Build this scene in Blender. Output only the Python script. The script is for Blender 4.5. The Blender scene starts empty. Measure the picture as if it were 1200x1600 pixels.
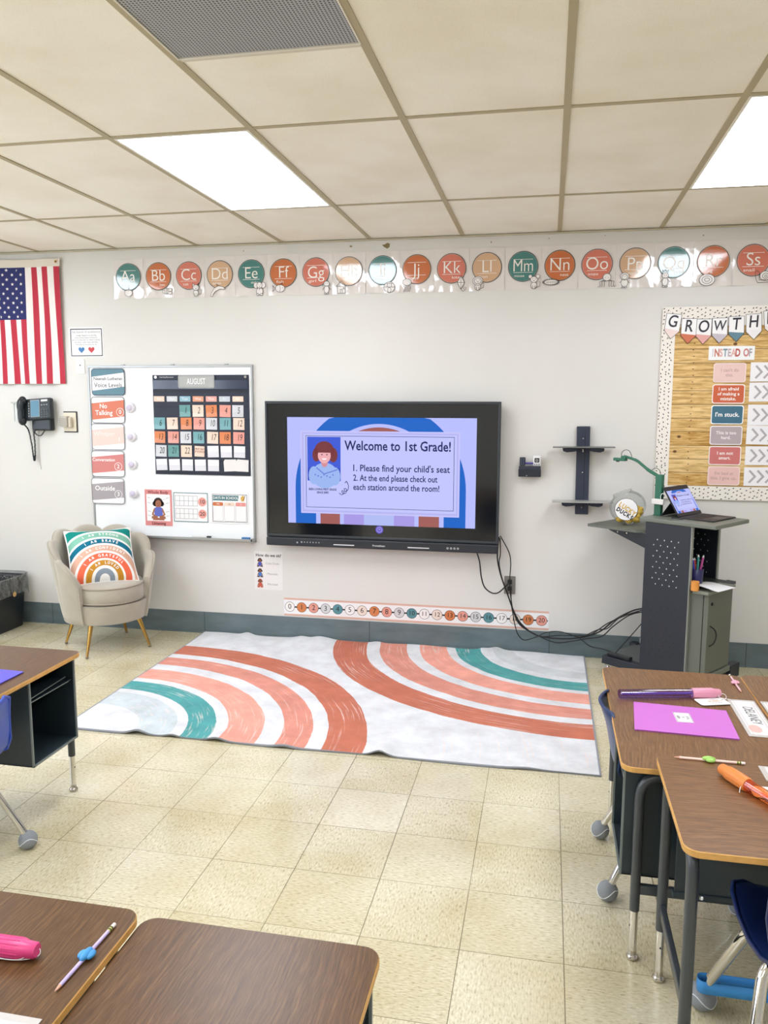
import bpy, bmesh, math, random
from mathutils import Matrix, Vector
random.seed(4)
PI = math.pi
sc = bpy.context.scene
COL = sc.collection

# ---------------------------------------------------------------- camera, world, exposure
cam_d = bpy.data.cameras.new('camera'); cam = bpy.data.objects.new('camera', cam_d); COL.objects.link(cam)
yaw, pitch, roll = 0.2001, 0.1339, 0.0032
cy_, sy_, cp_, sp_ = math.cos(yaw), math.sin(yaw), math.cos(pitch), math.sin(pitch)
fw = Vector((-sy_*cp_, cy_*cp_, -sp_)); rt = Vector((cy_, sy_, 0)); up = rt.cross(fw)
r2 = rt*math.cos(roll) + up*math.sin(roll); u2 = -rt*math.sin(roll) + up*math.cos(roll)
Mc = Matrix((r2, u2, -fw)).transposed().to_4x4(); Mc.translation = (0.9992, -5.1789, 1.6131)
cam.matrix_world = Mc
cam_d.sensor_fit = 'HORIZONTAL'; cam_d.sensor_width = 36; cam_d.lens = 1256.4*36/1200
cam_d.clip_start = 0.02
sc.camera = cam
sc.view_settings.view_transform = 'Standard'; sc.view_settings.look = 'None'
sc.view_settings.exposure = 0.0; sc.view_settings.gamma = 1.0; sc.view_settings.use_curve_mapping = False
w = bpy.data.worlds.new('world'); sc.world = w; w.use_nodes = True
w.node_tree.nodes['Background'].inputs[0].default_value = (1, 1, 1, 1)
w.node_tree.nodes['Background'].inputs[1].default_value = 0.6
LIGHT = 14.0          # radiance of the ceiling panels
H = 2.652            # ceiling height
ROOM = (-3.9, 4.4, -8.5, 0.0)

# ---------------------------------------------------------------- materials
def lin(h):
    h = h.lstrip('#'); c = [int(h[i:i+2], 16)/255 for i in (0, 2, 4)]
    return tuple((x/12.92 if x <= .04045 else ((x+.055)/1.055)**2.4) for x in c) + (1,)
def soft(h):      # printed and painted colours are a little less pure than their screen values
    r, g, b_, a = lin(h); l = .3*r+.55*g+.15*b_; s_ = max(r, g, b_)-min(r, g, b_); k = 1-.10*s_
    return tuple((c*.88+l*.12)*k for c in (r, g, b_))+(1,)
MATS = {}
def mat(hexc, rough=.6, metal=0, spec=.5, coat=0, bump=0, bscale=60, vary=0, vscale=8, emit=0, name=None, sheen=0):
    key = (hexc, rough, metal, spec, coat, bump, bscale, vary, vscale, emit, sheen)
    if key in MATS: return MATS[key]
    m = bpy.data.materials.new(name or 'mat_'+hexc.lstrip('#')); m.use_nodes = True
    nt = m.node_tree; b = nt.nodes['Principled BSDF']
    b.inputs['Base Color'].default_value = soft(hexc); b.inputs['Roughness'].default_value = rough
    b.inputs['Metallic'].default_value = metal; b.inputs['Specular IOR Level'].default_value = spec
    if coat: b.inputs['Coat Weight'].default_value = coat; b.inputs['Coat Roughness'].default_value = .08
    if sheen: b.inputs['Sheen Weight'].default_value = sheen
    if emit:
        b.inputs['Emission Color'].default_value = lin(hexc); b.inputs['Emission Strength'].default_value = emit
        b.inputs['Base Color'].default_value = (0, 0, 0, 1); b.inputs['Specular IOR Level'].default_value = .2
    if bump or vary:
        tc = nt.nodes.new('ShaderNodeTexCoord'); nz = nt.nodes.new('ShaderNodeTexNoise')
        nt.links.new(tc.outputs['Object'], nz.inputs['Vector'])
        if bump:
            nz.inputs['Scale'].default_value = bscale; nz.inputs['Detail'].default_value = 3
            bp = nt.nodes.new('ShaderNodeBump'); bp.inputs['Strength'].default_value = bump; bp.inputs['Distance'].default_value = .01
            nt.links.new(nz.outputs['Fac'], bp.inputs['Height']); nt.links.new(bp.outputs['Normal'], b.inputs['Normal'])
        if vary:
            n2 = nt.nodes.new('ShaderNodeTexNoise'); n2.inputs['Scale'].default_value = vscale; n2.inputs['Detail'].default_value = 4
            nt.links.new(tc.outputs['Object'], n2.inputs['Vector'])
            mx = nt.nodes.new('ShaderNodeMix'); mx.data_type = 'RGBA'; mx.blend_type = 'MULTIPLY'
            mx.inputs[0].default_value = vary
            mx.inputs[6].default_value = lin(hexc)
            cr = nt.nodes.new('ShaderNodeValToRGB'); cr.color_ramp.elements[0].position = .3; cr.color_ramp.elements[1].position = .7
            cr.color_ramp.elements[0].color = (.45, .45, .45, 1)
            nt.links.new(n2.outputs['Fac'], cr.inputs[0]); nt.links.new(cr.outputs[0], mx.inputs[7])
            nt.links.new(mx.outputs[2], b.inputs['Base Color'])
    MATS[key] = m
    return m
class NT:
    """tiny helper to write node materials"""
    def __init__(s, name):
        s.m = bpy.data.materials.new(name); s.m.use_nodes = True; s.t = s.m.node_tree
        s.b = s.t.nodes['Principled BSDF']; s.tc = s.t.nodes.new('ShaderNodeTexCoord')
        s.sep = s.t.nodes.new('ShaderNodeSeparateXYZ'); s.t.links.new(s.tc.outputs['Object'], s.sep.inputs[0])
        s.X, s.Y, s.Z = s.sep.outputs
    def put(s, sock, v):
        if isinstance(v, (int, float)): sock.default_value = v
        elif isinstance(v, tuple): sock.default_value = v
        else: s.t.links.new(v, sock)
    def math(s, op, a, b=0, c=0):
        n = s.t.nodes.new('ShaderNodeMath'); n.operation = op
        s.put(n.inputs[0], a); s.put(n.inputs[1], b); s.put(n.inputs[2], c); return n.outputs[0]
    def comb(s, x, y, z):
        n = s.t.nodes.new('ShaderNodeCombineXYZ'); s.put(n.inputs[0], x); s.put(n.inputs[1], y); s.put(n.inputs[2], z); return n.outputs[0]
    def noise(s, vec, scale, detail=3, rough=.5):
        n = s.t.nodes.new('ShaderNodeTexNoise'); s.put(n.inputs['Vector'], vec); n.inputs['Scale'].default_value = scale
        n.inputs['Detail'].default_value = detail; n.inputs['Roughness'].default_value = rough; return n.outputs['Fac']
    def ramp(s, f, stops, mode='LINEAR'):
        n = s.t.nodes.new('ShaderNodeValToRGB'); r = n.color_ramp; r.interpolation = mode
        while len(r.elements) < len(stops): r.elements.new(.5)
        for e, (p, c) in zip(r.elements, stops): e.position = p; e.color = lin(c) if isinstance(c, str) else c
        s.put(n.inputs[0], f); return n.outputs[0]
    def mix(s, f, a, b, mode='MIX'):
        n = s.t.nodes.new('ShaderNodeMix'); n.data_type = 'RGBA'; n.blend_type = mode
        s.put(n.inputs[0], f); s.put(n.inputs[6], a); s.put(n.inputs[7], b); return n.outputs[2]
    def bump(s, h, strength=.2, dist=.01):
        n = s.t.nodes.new('ShaderNodeBump'); n.inputs['Strength'].default_value = strength; n.inputs['Distance'].default_value = dist
        s.put(n.inputs['Height'], h); s.t.links.new(n.outputs[0], s.b.inputs['Normal'])
    def done(s, col, rough, spec=.5):
        s.put(s.b.inputs['Base Color'], col); s.put(s.b.inputs['Roughness'], rough); s.b.inputs['Specular IOR Level'].default_value = spec
        return s.m

def floor_material():
    n = NT('vinyl_floor_tiles'); T = .3048
    u = n.math('DIVIDE', n.math('ADD', n.X, .434), T); v = n.math('DIVIDE', n.math('ADD', n.Y, 2.0616), T)
    fu = n.math('FRACT', u); fv = n.math('FRACT', v)
    iu = n.math('FLOOR', u); iv = n.math('FLOOR', v)
    par = n.math('ABSOLUTE', n.math('MODULO', n.math('ADD', iu, iv), 2.0))
    sa = n.noise(n.comb(n.math('MULTIPLY', n.X, 1.0), n.math('MULTIPLY', n.Y, 3.6), 0), 54, 3, .6)
    sb = n.noise(n.comb(n.math('MULTIPLY', n.X, 3.2), n.math('MULTIPLY', n.Y, 1.0), 3), 54, 3, .6)
    st = n.math('ADD', n.math('MULTIPLY', sa, par), n.math('MULTIPLY', sb, n.math('SUBTRACT', 1.0, par)))
    col = n.ramp(st, [(.31, '#a09270'), (.40, '#cfc6a6'), (.55, '#ddd5b8'), (.68, '#e9e3cd')])
    cloud = n.noise(n.comb(n.X, n.Y, 0), 3.2, 4)
    col = n.mix(.75, col, n.ramp(cloud, [(.3, '#ded4b8'), (.65, '#ffffff')]), 'MULTIPLY')
    wn = n.t.nodes.new('ShaderNodeTexWhiteNoise'); wn.noise_dimensions = '2D'; n.put(wn.inputs['Vector'], n.comb(iu, iv, 0))
    col = n.mix(.12, col, n.ramp(wn.outputs['Value'], [(0, '#b8ac84'), (1, '#fffdf2')]))
    du = n.math('MINIMUM', fu, n.math('SUBTRACT', 1.0, fu)); dv = n.math('MINIMUM', fv, n.math('SUBTRACT', 1.0, fv))
    wear = n.noise(n.comb(n.X, n.Y, 7), 1.4, 2)
    seam = n.math('LESS_THAN', n.math('MINIMUM', du, n.math('MULTIPLY', dv, 1.4)), n.math('MULTIPLY', wear, .0100))
    col = n.mix(n.math('MULTIPLY', seam, .72), col, lin('#5d5236'))
    n.bump(n.math('SUBTRACT', 1.0, seam), .25, .002)
    n.b.inputs['Coat Weight'].default_value = .5; n.b.inputs['Coat Roughness'].default_value = .06
    return n.done(col, n.math('ADD', .16, n.math('MULTIPLY', cloud, .16)), .5)
def ceiling_material():
    n = NT('ceiling_tile'); a = n.noise(n.comb(n.X, n.Y, 0), 420, 2); b = n.noise(n.comb(n.X, n.Y, 0), 2.2, 4)
    dots = n.t.nodes.new('ShaderNodeTexVoronoi'); dots.inputs['Scale'].default_value = 90; n.put(dots.inputs['Vector'], n.comb(n.X, n.Y, 0))
    col = n.ramp(a, [(.30, '#e0d8c6'), (.42, '#f9f5ea'), (1, '#fbf8ef')])
    sp = n.math('LESS_THAN', dots.outputs['Distance'], .09)
    col = n.mix(n.math('MULTIPLY', sp, .35), col, lin('#b3a88e'))
    col = n.mix(.35, col, n.ramp(b, [(.28, '#e2d9c3'), (.6, '#ffffff')]), 'MULTIPLY')
    n.bump(a, .15, .002); return n.done(col, .9, .2)
def wall_material():
    n = NT('painted_wall'); a = n.noise(n.comb(n.X, n.Y, n.Z), 55, 4); b = n.noise(n.comb(n.X, n.Y, n.Z), 1.3, 3)
    col = n.mix(.5, lin('#dcdad5'), n.ramp(b, [(.3, '#d8d6d0'), (.7, '#e3e2df')])); n.bump(a, .06, .004)
    return n.done(col, .5, .35)
def base_material():
    n = NT('vinyl_baseboard'); b = n.noise(n.comb(n.X, n.Y, n.math('MULTIPLY', n.Z, 3)), 5, 4)
    x = n.math('FRACT', n.math('DIVIDE', n.math('ADD', n.X, 1.343), 1.195))
    seam = n.math('LESS_THAN', n.math('MINIMUM', x, n.math('SUBTRACT', 1.0, x)), .0022)
    col = n.ramp(b, [(.3, '#5c6a6e'), (.7, '#6d7b7f')]); col = n.mix(n.math('MULTIPLY', seam, .7), col, lin('#30383a'))
    return n.done(col, .45, .4)
def laminate(name, seed, c1, c2, c3):
    n = NT(name)
    wob = n.noise(n.comb(n.X, n.Y, seed), 2.6, 3)
    yy = n.math('ADD', n.Y, n.math('MULTIPLY', wob, .09))
    g1 = n.noise(n.comb(n.math('MULTIPLY', n.X, 1.3), n.math('MULTIPLY', yy, 26), seed), 7, 5, .6)
    g2 = n.noise(n.comb(n.math('MULTIPLY', n.X, 5), n.math('MULTIPLY', n.Y, 120), seed), 6, 2)
    col = n.ramp(g1, [(.28, c1), (.5, c2), (.72, c3)])
    col = n.mix(.5, col, n.ramp(g2, [(.38, '#b09e8c'), (.55, '#ffffff')]), 'MULTIPLY')
    n.bump(g2, .08, .001); return n.done(col, .33, .45)
def band_ramp(bands, rmax, base):
    st = [(0, base)]
    for a, b, c in bands: st += [(a/rmax, c), (b/rmax, base)]
    return st
RUGW = '#e3e5e9'
def rug_material():
    n = NT('rug_print')
    warp = n.math('MULTIPLY', n.math('SUBTRACT', n.noise(n.comb(n.X, n.Y, 0), 3, 3), .5), .03)
    fine = n.math('MULTIPLY', n.math('SUBTRACT', n.noise(n.comb(n.X, n.Y, 0), 40, 2), .5), .005)
    def rad(cx, cy, ky):
        dx = n.math('SUBTRACT', n.X, cx); dy = n.math('DIVIDE', n.math('SUBTRACT', n.Y, cy), ky)
        return n.math('ADD', n.math('SQRT', n.math('ADD', n.math('MULTIPLY', dx, dx), n.math('MULTIPLY', dy, dy))), n.math('ADD', warp, fine)), n.math('ARCTAN2', dy, dx)
    rl, tl = rad(-1.32, -1.74, .92); rr, tr = rad(1.27, .03, .845)
    c = ('#ccd6da', '#58a5a5', '#f3aa99', '#e09786', '#ca7962')
    L = [(.356, .55), (.605, .744), (.806, .987), (1.086, 1.237), (1.32, 1.515)]
    R = [(.446, .59), (.67, .83), (.885, 1.065), (1.15, 1.335), (1.42, 1.64)]
    A = n.ramp(n.math('DIVIDE', rl, 2.0), band_ramp([(a, b, k) for (a, b), k in zip(L, c)], 2, RUGW), 'CONSTANT')
    B = n.ramp(n.math('DIVIDE', rr, 2.0), band_ramp([(a, b, k) for (a, b), k in zip(R, ('#d5d9db',)+c[1:])], 2, RUGW), 'CONSTANT')
    col = n.mix(n.math('GREATER_THAN', rr, 1.66), B, A)
    blotch = n.noise(n.comb(n.X, n.Y, 0), 7, 5, .65)
    col = n.mix(.42, col, n.ramp(blotch, [(.32, '#cfa090'), (.5, '#f2e6e2'), (.68, '#ffffff')]), 'MULTIPLY') if False else col
    sl = n.noise(n.comb(n.math('MULTIPLY', rl, 60), n.math('MULTIPLY', tl, 2.2), 0), 1.6, 3)
    sr = n.noise(n.comb(n.math('MULTIPLY', rr, 60), n.math('MULTIPLY', tr, 2.2), 5), 1.6, 3)
    sel = n.math('GREATER_THAN', rr, 1.66)
    stq = n.math('ADD', n.math('MULTIPLY', sl, sel), n.math('MULTIPLY', sr, n.math('SUBTRACT', 1.0, sel)))
    k = n.math('MULTIPLY', n.ramp(stq, [(.56, (0, 0, 0, 1)), (.66, (1, 1, 1, 1))]), n.ramp(n.noise(n.comb(n.X, n.Y, 9), 2.5, 2), [(.36, (0, 0, 0, 1)), (.6, (1, 1, 1, 1))]))
    col = n.mix(n.math('MULTIPLY', k, .55), col, lin('#f3e2dc'))
    col = n.mix(.5, col, n.ramp(blotch, [(.3, '#c9c6c4'), (.65, '#ffffff')]), 'MULTIPLY')
    n.bump(n.noise(n.comb(n.X, n.Y, 0), 300, 2), .1, .002)
    return n.done(col, .9, .2)
def pillow_material():
    n = NT('pillow_print')
    dz = n.math('ADD', n.Z, .0); dx = n.X
    r = n.math('SQRT', n.math('ADD', n.math('MULTIPLY', dx, dx), n.math('MULTIPLY', dz, dz)))
    bands = [(.032, .062, '#8d99a6'), (.082, .115, '#c98d2c'), (.13, .17, '#ee6e4e'), (.187, .228, '#dcae97'),
             (.245, .282, '#14708a'), (.30, .345, '#86bfa9'), (.365, .43, '#11897f')]
    col = n.ramp(n.math('DIVIDE', r, .6), band_ramp(bands, .6, '#f3f1ee'), 'CONSTANT')
    n.bump(n.noise(n.comb(n.X, n.Y, n.Z), 400, 2), .1, .001)
    return n.done(col, .85, .2)
def wood_backing():
    n = NT('wood_plank_paper')
    row = n.math('FLOOR', n.math('DIVIDE', n.Z, .082)); fr = n.math('FRACT', n.math('DIVIDE', n.Z, .082))
    g = n.noise(n.comb(n.math('MULTIPLY', n.X, 2.2), n.math('MULTIPLY', row, 3.7), n.math('MULTIPLY', n.Z, 22)), 4, 5, .65)
    col = n.ramp(g, [(.30, '#8f6226'), (.45, '#c99a4c'), (.62, '#f0cf90')])
    wn = n.t.nodes.new('ShaderNodeTexWhiteNoise'); wn.noise_dimensions = '1D'; n.put(wn.inputs['W'], row)
    col = n.mix(.3, col, n.ramp(wn.outputs['Value'], [(0, '#a5742f'), (1, '#f8e2b0')]))
    line = n.math('LESS_THAN', n.math('MINIMUM', fr, n.math('SUBTRACT', 1.0, fr)), .025)
    col = n.mix(n.math('MULTIPLY', line, .75), col, lin('#5d3f1a'))
    return n.done(col, .6, .3)
def thin_glass(name, tint, gl=.12, rough=.03, wrinkle=0):
    m = bpy.data.materials.new(name); m.use_nodes = True; t = m.node_tree; t.nodes.clear()
    o = t.nodes.new('ShaderNodeOutputMaterial'); mx = t.nodes.new('ShaderNodeMixShader'); tr = t.nodes.new('ShaderNodeBsdfTransparent')
    g = t.nodes.new('ShaderNodeBsdfGlossy'); lw = t.nodes.new('ShaderNodeLayerWeight'); lw.inputs[0].default_value = .12
    tr.inputs[0].default_value = lin(tint); g.inputs['Roughness'].default_value = rough
    if wrinkle:
        tc = t.nodes.new('ShaderNodeTexCoord'); nz = t.nodes.new('ShaderNodeTexNoise'); nz.inputs['Scale'].default_value = 14; nz.inputs['Detail'].default_value = 5; nz.inputs['Distortion'].default_value = 1.2
        bp = t.nodes.new('ShaderNodeBump'); bp.inputs['Strength'].default_value = 1; bp.inputs['Distance'].default_value = .05
        t.links.new(tc.outputs['Object'], nz.inputs['Vector']); t.links.new(nz.outputs['Fac'], bp.inputs['Height']); t.links.new(bp.outputs[0], g.inputs['Normal']); t.links.new(bp.outputs[0], lw.inputs['Normal'])
    ad = t.nodes.new('ShaderNodeMath'); ad.operation = 'ADD'; ad.inputs[1].default_value = gl; ad.use_clamp = True
    ml = t.nodes.new('ShaderNodeMath'); ml.operation = 'MULTIPLY'; ml.inputs[1].default_value = .45; t.links.new(lw.outputs['Fresnel'], ml.inputs[0]); t.links.new(ml.outputs[0], ad.inputs[0]); t.links.new(ad.outputs[0], mx.inputs[0])
    t.links.new(tr.outputs[0], mx.inputs[1]); t.links.new(g.outputs[0], mx.inputs[2]); t.links.new(mx.outputs[0], o.inputs[0])
    return m

M_FLOOR = floor_material(); M_CEIL = ceiling_material(); M_WALL = wall_material(); M_BASE = base_material()
M_TBAR = mat('#b3a57f', .5); M_CHROME = mat('#dedcd8', .09, 1); M_GOLD = mat('#c79a42', .2, 1)
M_FRAME = mat('#3b4146', .32, spec=.6); M_BOX = mat('#26333a', .42, bump=.05, bscale=300)
M_BLACK = mat('#15181c', .4); M_ALU = mat('#a9abab', .35, .8); M_DKBLK = mat('#0b0d10', .15, spec=.6)
M_BLUE = mat('#1f3f86', .35); M_BLUE2 = mat('#1249c4', .3); M_NAVY = mat('#173567', .35)
M_WHITE = mat('#f4f4f4', .5); M_PAPER = mat('#f1f0ef', .6); M_VEL = mat('#b4ac9c', .8, sheen=.5, vary=.25, vscale=9)
M_LAM = mat('#e3dcd8', .07, spec=1.0, bump=.04, bscale=14, name='laminated_card'); M_INK = mat('#17171a', .5)
M_LAMW = mat('#f0eff0', .16, spec=.5); M_OLIVE = mat('#71766a', .45); M_OLIVED = mat('#666a5f', .5); M_CART = mat('#1f2632', .5, bump=.08, bscale=500)
M_EDGE = mat('#d8a55c', .5, vary=.3, vscale=40)
M_TOP_A = laminate('desk_laminate_a', 1., '#49331d', '#604327', '#795835')
M_TOP_B = laminate('desk_laminate_b', 5., '#60422a', '#7b5736', '#96714c')
M_CABLE = mat('#0f1012', .4); M_GREEN = mat('#0f6a4e', .35)
M_CLEAR = thin_glass('clear_plastic', '#f3f5f6', .04)

# ---------------------------------------------------------------- mesh builder
_tx = {}
def text_geo(body, bold):
    k = (body, bold)
    if k in _tx: return _tx[k]
    c = bpy.data.curves.new('t', 'FONT'); c.body = body; c.size = 1; c.align_x = 'CENTER'; c.align_y = 'CENTER'
    c.resolution_u = 5 if len(body) < 4 else 2; c.offset = bold; c.space_line = 1.0
    o = bpy.data.objects.new('t', c); COL.objects.link(o)
    me = bpy.data.meshes.new_from_object(o)
    v = [(p.co.x, p.co.y) for p in me.vertices]; f = [tuple(p.vertices) for p in me.polygons]
    if f and me.polygons[0].normal.z < 0: f = [tuple(reversed(q)) for q in f]
    bpy.data.objects.remove(o); bpy.data.curves.remove(c); bpy.data.meshes.remove(me)
    _tx[k] = (v, f); return v, f
def circ(cx, cz, r, n=28, rz=None):
    rz = rz or r
    return [(cx+r*math.cos(2*PI*i/n), cz+rz*math.sin(2*PI*i/n)) for i in range(n)]
def rrect(cx, cz, w, h, r=.01, n=5):
    p = []
    for sx, sz, a0 in ((1, 1, 0), (-1, 1, 90), (-1, -1, 180), (1, -1, 270)):
        for i in range(n+1):
            a = math.radians(a0+90*i/n); p.append((cx+sx*(w/2-r)+r*math.cos(a), cz+sz*(h/2-r)+r*math.sin(a)))
    return p
def rect(cx, cz, w, h, s=0): return [(cx-w/2, cz-h/2-s), (cx+w/2, cz-h/2+s), (cx+w/2, cz+h/2+s), (cx-w/2, cz+h/2-s)]
def star(cx, cz, r, rot=0):
    return [(cx+(r if i % 2 == 0 else r*.4)*math.cos(rot+PI/2+i*PI/5), cz+(r if i % 2 == 0 else r*.4)*math.sin(rot+PI/2+i*PI/5)) for i in range(10)]
class MB:
    def __init__(s): s.v = []; s.f = []; s.mi = []; s.sm = []; s.mats = []; s.map = None
    def add(s, vs, fs, m, smooth=False, M=None):
        k = len(s.v)
        if m not in s.mats: s.mats.append(m)
        i = s.mats.index(m)
        for p in vs:
            p = Vector(p)
            if M is not None: p = M @ p
            s.v.append(p)
        for q in fs: s.f.append(tuple(k+j for j in q)); s.mi.append(i); s.sm.append(smooth)
        return s
    def box(s, x0, x1, y0, y1, z0, z1, m, bev=0, M=None, seg=2):
        bm = bmesh.new(); bmesh.ops.create_cube(bm, size=1)
        for q in bm.verts: q.co = Vector(((x0+x1)/2+q.co.x*(x1-x0), (y0+y1)/2+q.co.y*(y1-y0), (z0+z1)/2+q.co.z*(z1-z0)))
        if bev: bmesh.ops.bevel(bm, geom=list(bm.edges), offset=bev, segments=seg, affect='EDGES', profile=.5)
        bm.verts.index_update()
        s.add([q.co.copy() for q in bm.verts], [tuple(q.index for q in f.verts) for f in bm.faces], m, False, M); bm.free(); return s
    def slab(s, pts, d0, d1, m, M=None, side=None):      # panel lying in x-z; front (-y) at depth d1
        n = len(pts)
        vs = [(x, -d0, z) for x, z in pts]+[(x, -d1, z) for x, z in pts]
        s.add(vs, [tuple(range(n, 2*n)), tuple(reversed(range(n)))], m, False, M)
        s.add(vs, [(i, (i+1) % n, n+(i+1) % n, n+i) for i in range(n)], side or m, False, M); return s
    def poly(s, pts, d, m, M=None): return s.add([(x, -d, z) for x, z in pts], [tuple(range(len(pts)))], m, False, M)
    def ring(s, cx, cz, r0, r1, d, m, a0=0, a1=360, n=32, M=None, kz=1):
        vs = []; full = abs(a1-a0) >= 360
        for i in range(n+1):
            a = math.radians(a0+(a1-a0)*i/n)
            vs += [(cx+r0*math.cos(a), -d, cz+kz*r0*math.sin(a)), (cx+r1*math.cos(a), -d, cz+kz*r1*math.sin(a))]
        return s.add(vs, [(2*i, 2*i+1, 2*i+3, 2*i+2) for i in range(n)], m, False, M)
    def line(s, pts, wd, d, m, M=None):
        for i_, ((x0, z0), (x1, z1)) in enumerate(zip(pts, pts[1:])):
            if i_: d += .00012 if i_ % 2 else -.00012
            L = math.hypot(x1-x0, z1-z0) or 1e-6; nx, nz = -(z1-z0)/L*wd/2, (x1-x0)/L*wd/2
            ex, ez = (x1-x0)/L*wd*.3, (z1-z0)/L*wd*.3
            s.add([(x0-nx-ex, -d, z0-nz-ez), (x1-nx+ex, -d, z1-nz+ez), (x1+nx+ex, -d, z1+nz+ez), (x0+nx-ex, -d, z0+nz-ez)], [(0, 1, 2, 3)], m, False, M)
        return s
    def outline(s, pts, wd, d, m, M=None): return s.line(list(pts)+[pts[0]], wd, d, m, M)
    def text(s, body, x, z, size, d, m, bold=0, rot=0, sx=1, align='C', M=None, fn=None, shear=0, fit=0):
        v, f = text_geo(body, bold)
        if not v: return s
        if fit: sx = fit/size/(max(p[0] for p in v)-min(p[0] for p in v))
        off = 0
        if align == 'L': off = -min(p[0] for p in v)
        if align == 'R': off = -max(p[0] for p in v)
        c, q = math.cos(rot), math.sin(rot); o = []
        for a, b in v:
            a, b = (a+off)*size*sx+b*size*shear, b*size
            X, Z = x+a*c-b*q, z+a*q+b*c
            o.append(fn(X, Z) if fn else (X, -d, Z))
        return s.add(o, f, m, False, M)
    def tube(s, pts, r, m, n=8, M=None, caps=True, closed=False):
        P = [Vector(p) for p in pts]; N = len(P); R = r if isinstance(r, (list, tuple)) else [r]*N
        T = []
        for i in range(N):
            if closed: t = P[(i+1) % N]-P[i-1]
            else: t = P[min(i+1, N-1)]-P[max(i-1, 0)]
            T.append(t.normalized() if t.length else Vector((0, 0, 1)))
        ref = Vector((0, 0, 1)) if abs(T[0].z) < .9 else Vector((1, 0, 0))
        u = T[0].cross(ref).normalized(); vs = []
        for i in range(N):
            u = (u-T[i]*u.dot(T[i])).normalized(); b = T[i].cross(u)
            for k in range(n):
                a = 2*PI*k/n; vs.append(P[i]+(u*math.cos(a)+b*math.sin(a))*R[i])
        fs = []
        for i in range(N if closed else N-1):
            j = (i+1) % N
            for k in range(n): fs.append((i*n+k, i*n+(k+1) % n, j*n+(k+1) % n, j*n+k))
        s.add(vs, fs, m, True, M)
        if caps and not closed: s.add(vs[:n], [tuple(reversed(range(n)))], m, False, M); s.add(vs[-n:], [tuple(range(n))], m, False, M)
        return s
    def lathe(s, prof, m, n=24, M=None, smooth=True):
        vs = []; fs = []
        for r, z in prof:
            for k in range(n): a = 2*PI*k/n; vs.append((r*math.cos(a), r*math.sin(a), z))
        for i in range(len(prof)-1):
            for k in range(n): fs.append((i*n+k, i*n+(k+1) % n, (i+1)*n+(k+1) % n, (i+1)*n+k))
        s.add(vs, fs, m, smooth, M)
        if prof[0][0] > 1e-5: s.add(vs[:n], [tuple(reversed(range(n)))], m, False, M)
        if prof[-1][0] > 1e-5: s.add(vs[-n:], [tuple(range(n))], m, False, M)
        return s
    def ball(s, c, r, m, sc_=(1, 1, 1), n=16, M=None):
        pr = [(max(math.sin(PI*i/(n//2)), 1e-4)*r, -math.cos(PI*i/(n//2))*r) for i in range(n//2+1)]
        Mx = Matrix.Translation(c) @ Matrix.Diagonal((*sc_, 1))
        if M is not None: Mx = M @ Mx
        vs = []; fs = []
        for R_, z in pr:
            for k in range(n): a = 2*PI*k/n; vs.append((R_*math.cos(a), R_*math.sin(a), z))
        for i in range(len(pr)-1):
            for k in range(n): fs.append((i*n+k, i*n+(k+1) % n, (i+1)*n+(k+1) % n, (i+1)*n+k))
        return s.add(vs, fs, m, True, Mx)
    def grid(s, fn, nu, nv, m, smooth=True, M=None):
        vs = [fn(i/nu, j/nv) for i in range(nu+1) for j in range(nv+1)]
        return s.add(vs, [(i*(nv+1)+j, (i+1)*(nv+1)+j, (i+1)*(nv+1)+j+1, i*(nv+1)+j+1) for i in range(nu) for j in range(nv)], m, smooth, M)
    def build(s, name, parent=None, loc=(0, 0, 0), rot=(0, 0, 0), weld=False):
        me = bpy.data.meshes.new(name); me.from_pydata([tuple(v) for v in s.v], [], s.f)
        for m in s.mats: me.materials.append(m)
        me.polygons.foreach_set('material_index', s.mi); me.polygons.foreach_set('use_smooth', s.sm)
        if weld:
            bm = bmesh.new(); bm.from_mesh(me); bmesh.ops.remove_doubles(bm, verts=bm.verts, dist=1e-5)
            bmesh.ops.recalc_face_normals(bm, faces=bm.faces); bm.to_mesh(me); bm.free()
        me.update()
        o = bpy.data.objects.new(name, me); COL.objects.link(o); o.parent = parent; o.location = loc; o.rotation_euler = rot
        return o
def tag(o, label, cat, group=None):
    o['label'] = label; o['category'] = cat
    if group: o['group'] = group
    return o
def struct(o): o['kind'] = 'structure'; return o
def thing(name, label, cat, loc=(0, 0, 0), rot=(0, 0, 0), group=None):
    o = bpy.data.objects.new(name, None); COL.objects.link(o); o.location = loc; o.rotation_euler = rot; o.empty_display_size = .05
    return tag(o, label, cat, group)
def RZ(a): return Matrix.Rotation(a, 4, 'Z')
def TR(x, y, z): return Matrix.Translation((x, y, z))
def bez(pts, k=6):      # Catmull-Rom smoothing
    P = [Vector(p) for p in pts]; out = []
    for i in range(len(P)-1):
        a, b, c, d = P[max(i-1, 0)], P[i], P[i+1], P[min(i+2, len(P)-1)]
        for j in range(k):
            t = j/k; out.append(.5*((2*b)+(c-a)*t+(2*a-5*b+4*c-d)*t*t+(-a+3*b-3*c+d)*t**3))
    out.append(P[-1]); return out
def fillet(pts, r, k=5):     # rounds the inner corners of a polyline
    P = [Vector(p) for p in pts]; out = [P[0]]
    for i in range(1, len(P)-1):
        a = (P[i-1]-P[i]); b = (P[i+1]-P[i]); q = min(r, a.length*.49, b.length*.49)
        s_, e = P[i]+a.normalized()*q, P[i]+b.normalized()*q
        for j in range(k+1): t = j/k; out.append((1-t)**2*s_+2*t*(1-t)*P[i]+t*t*e)
    out.append(P[-1]); return out

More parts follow.
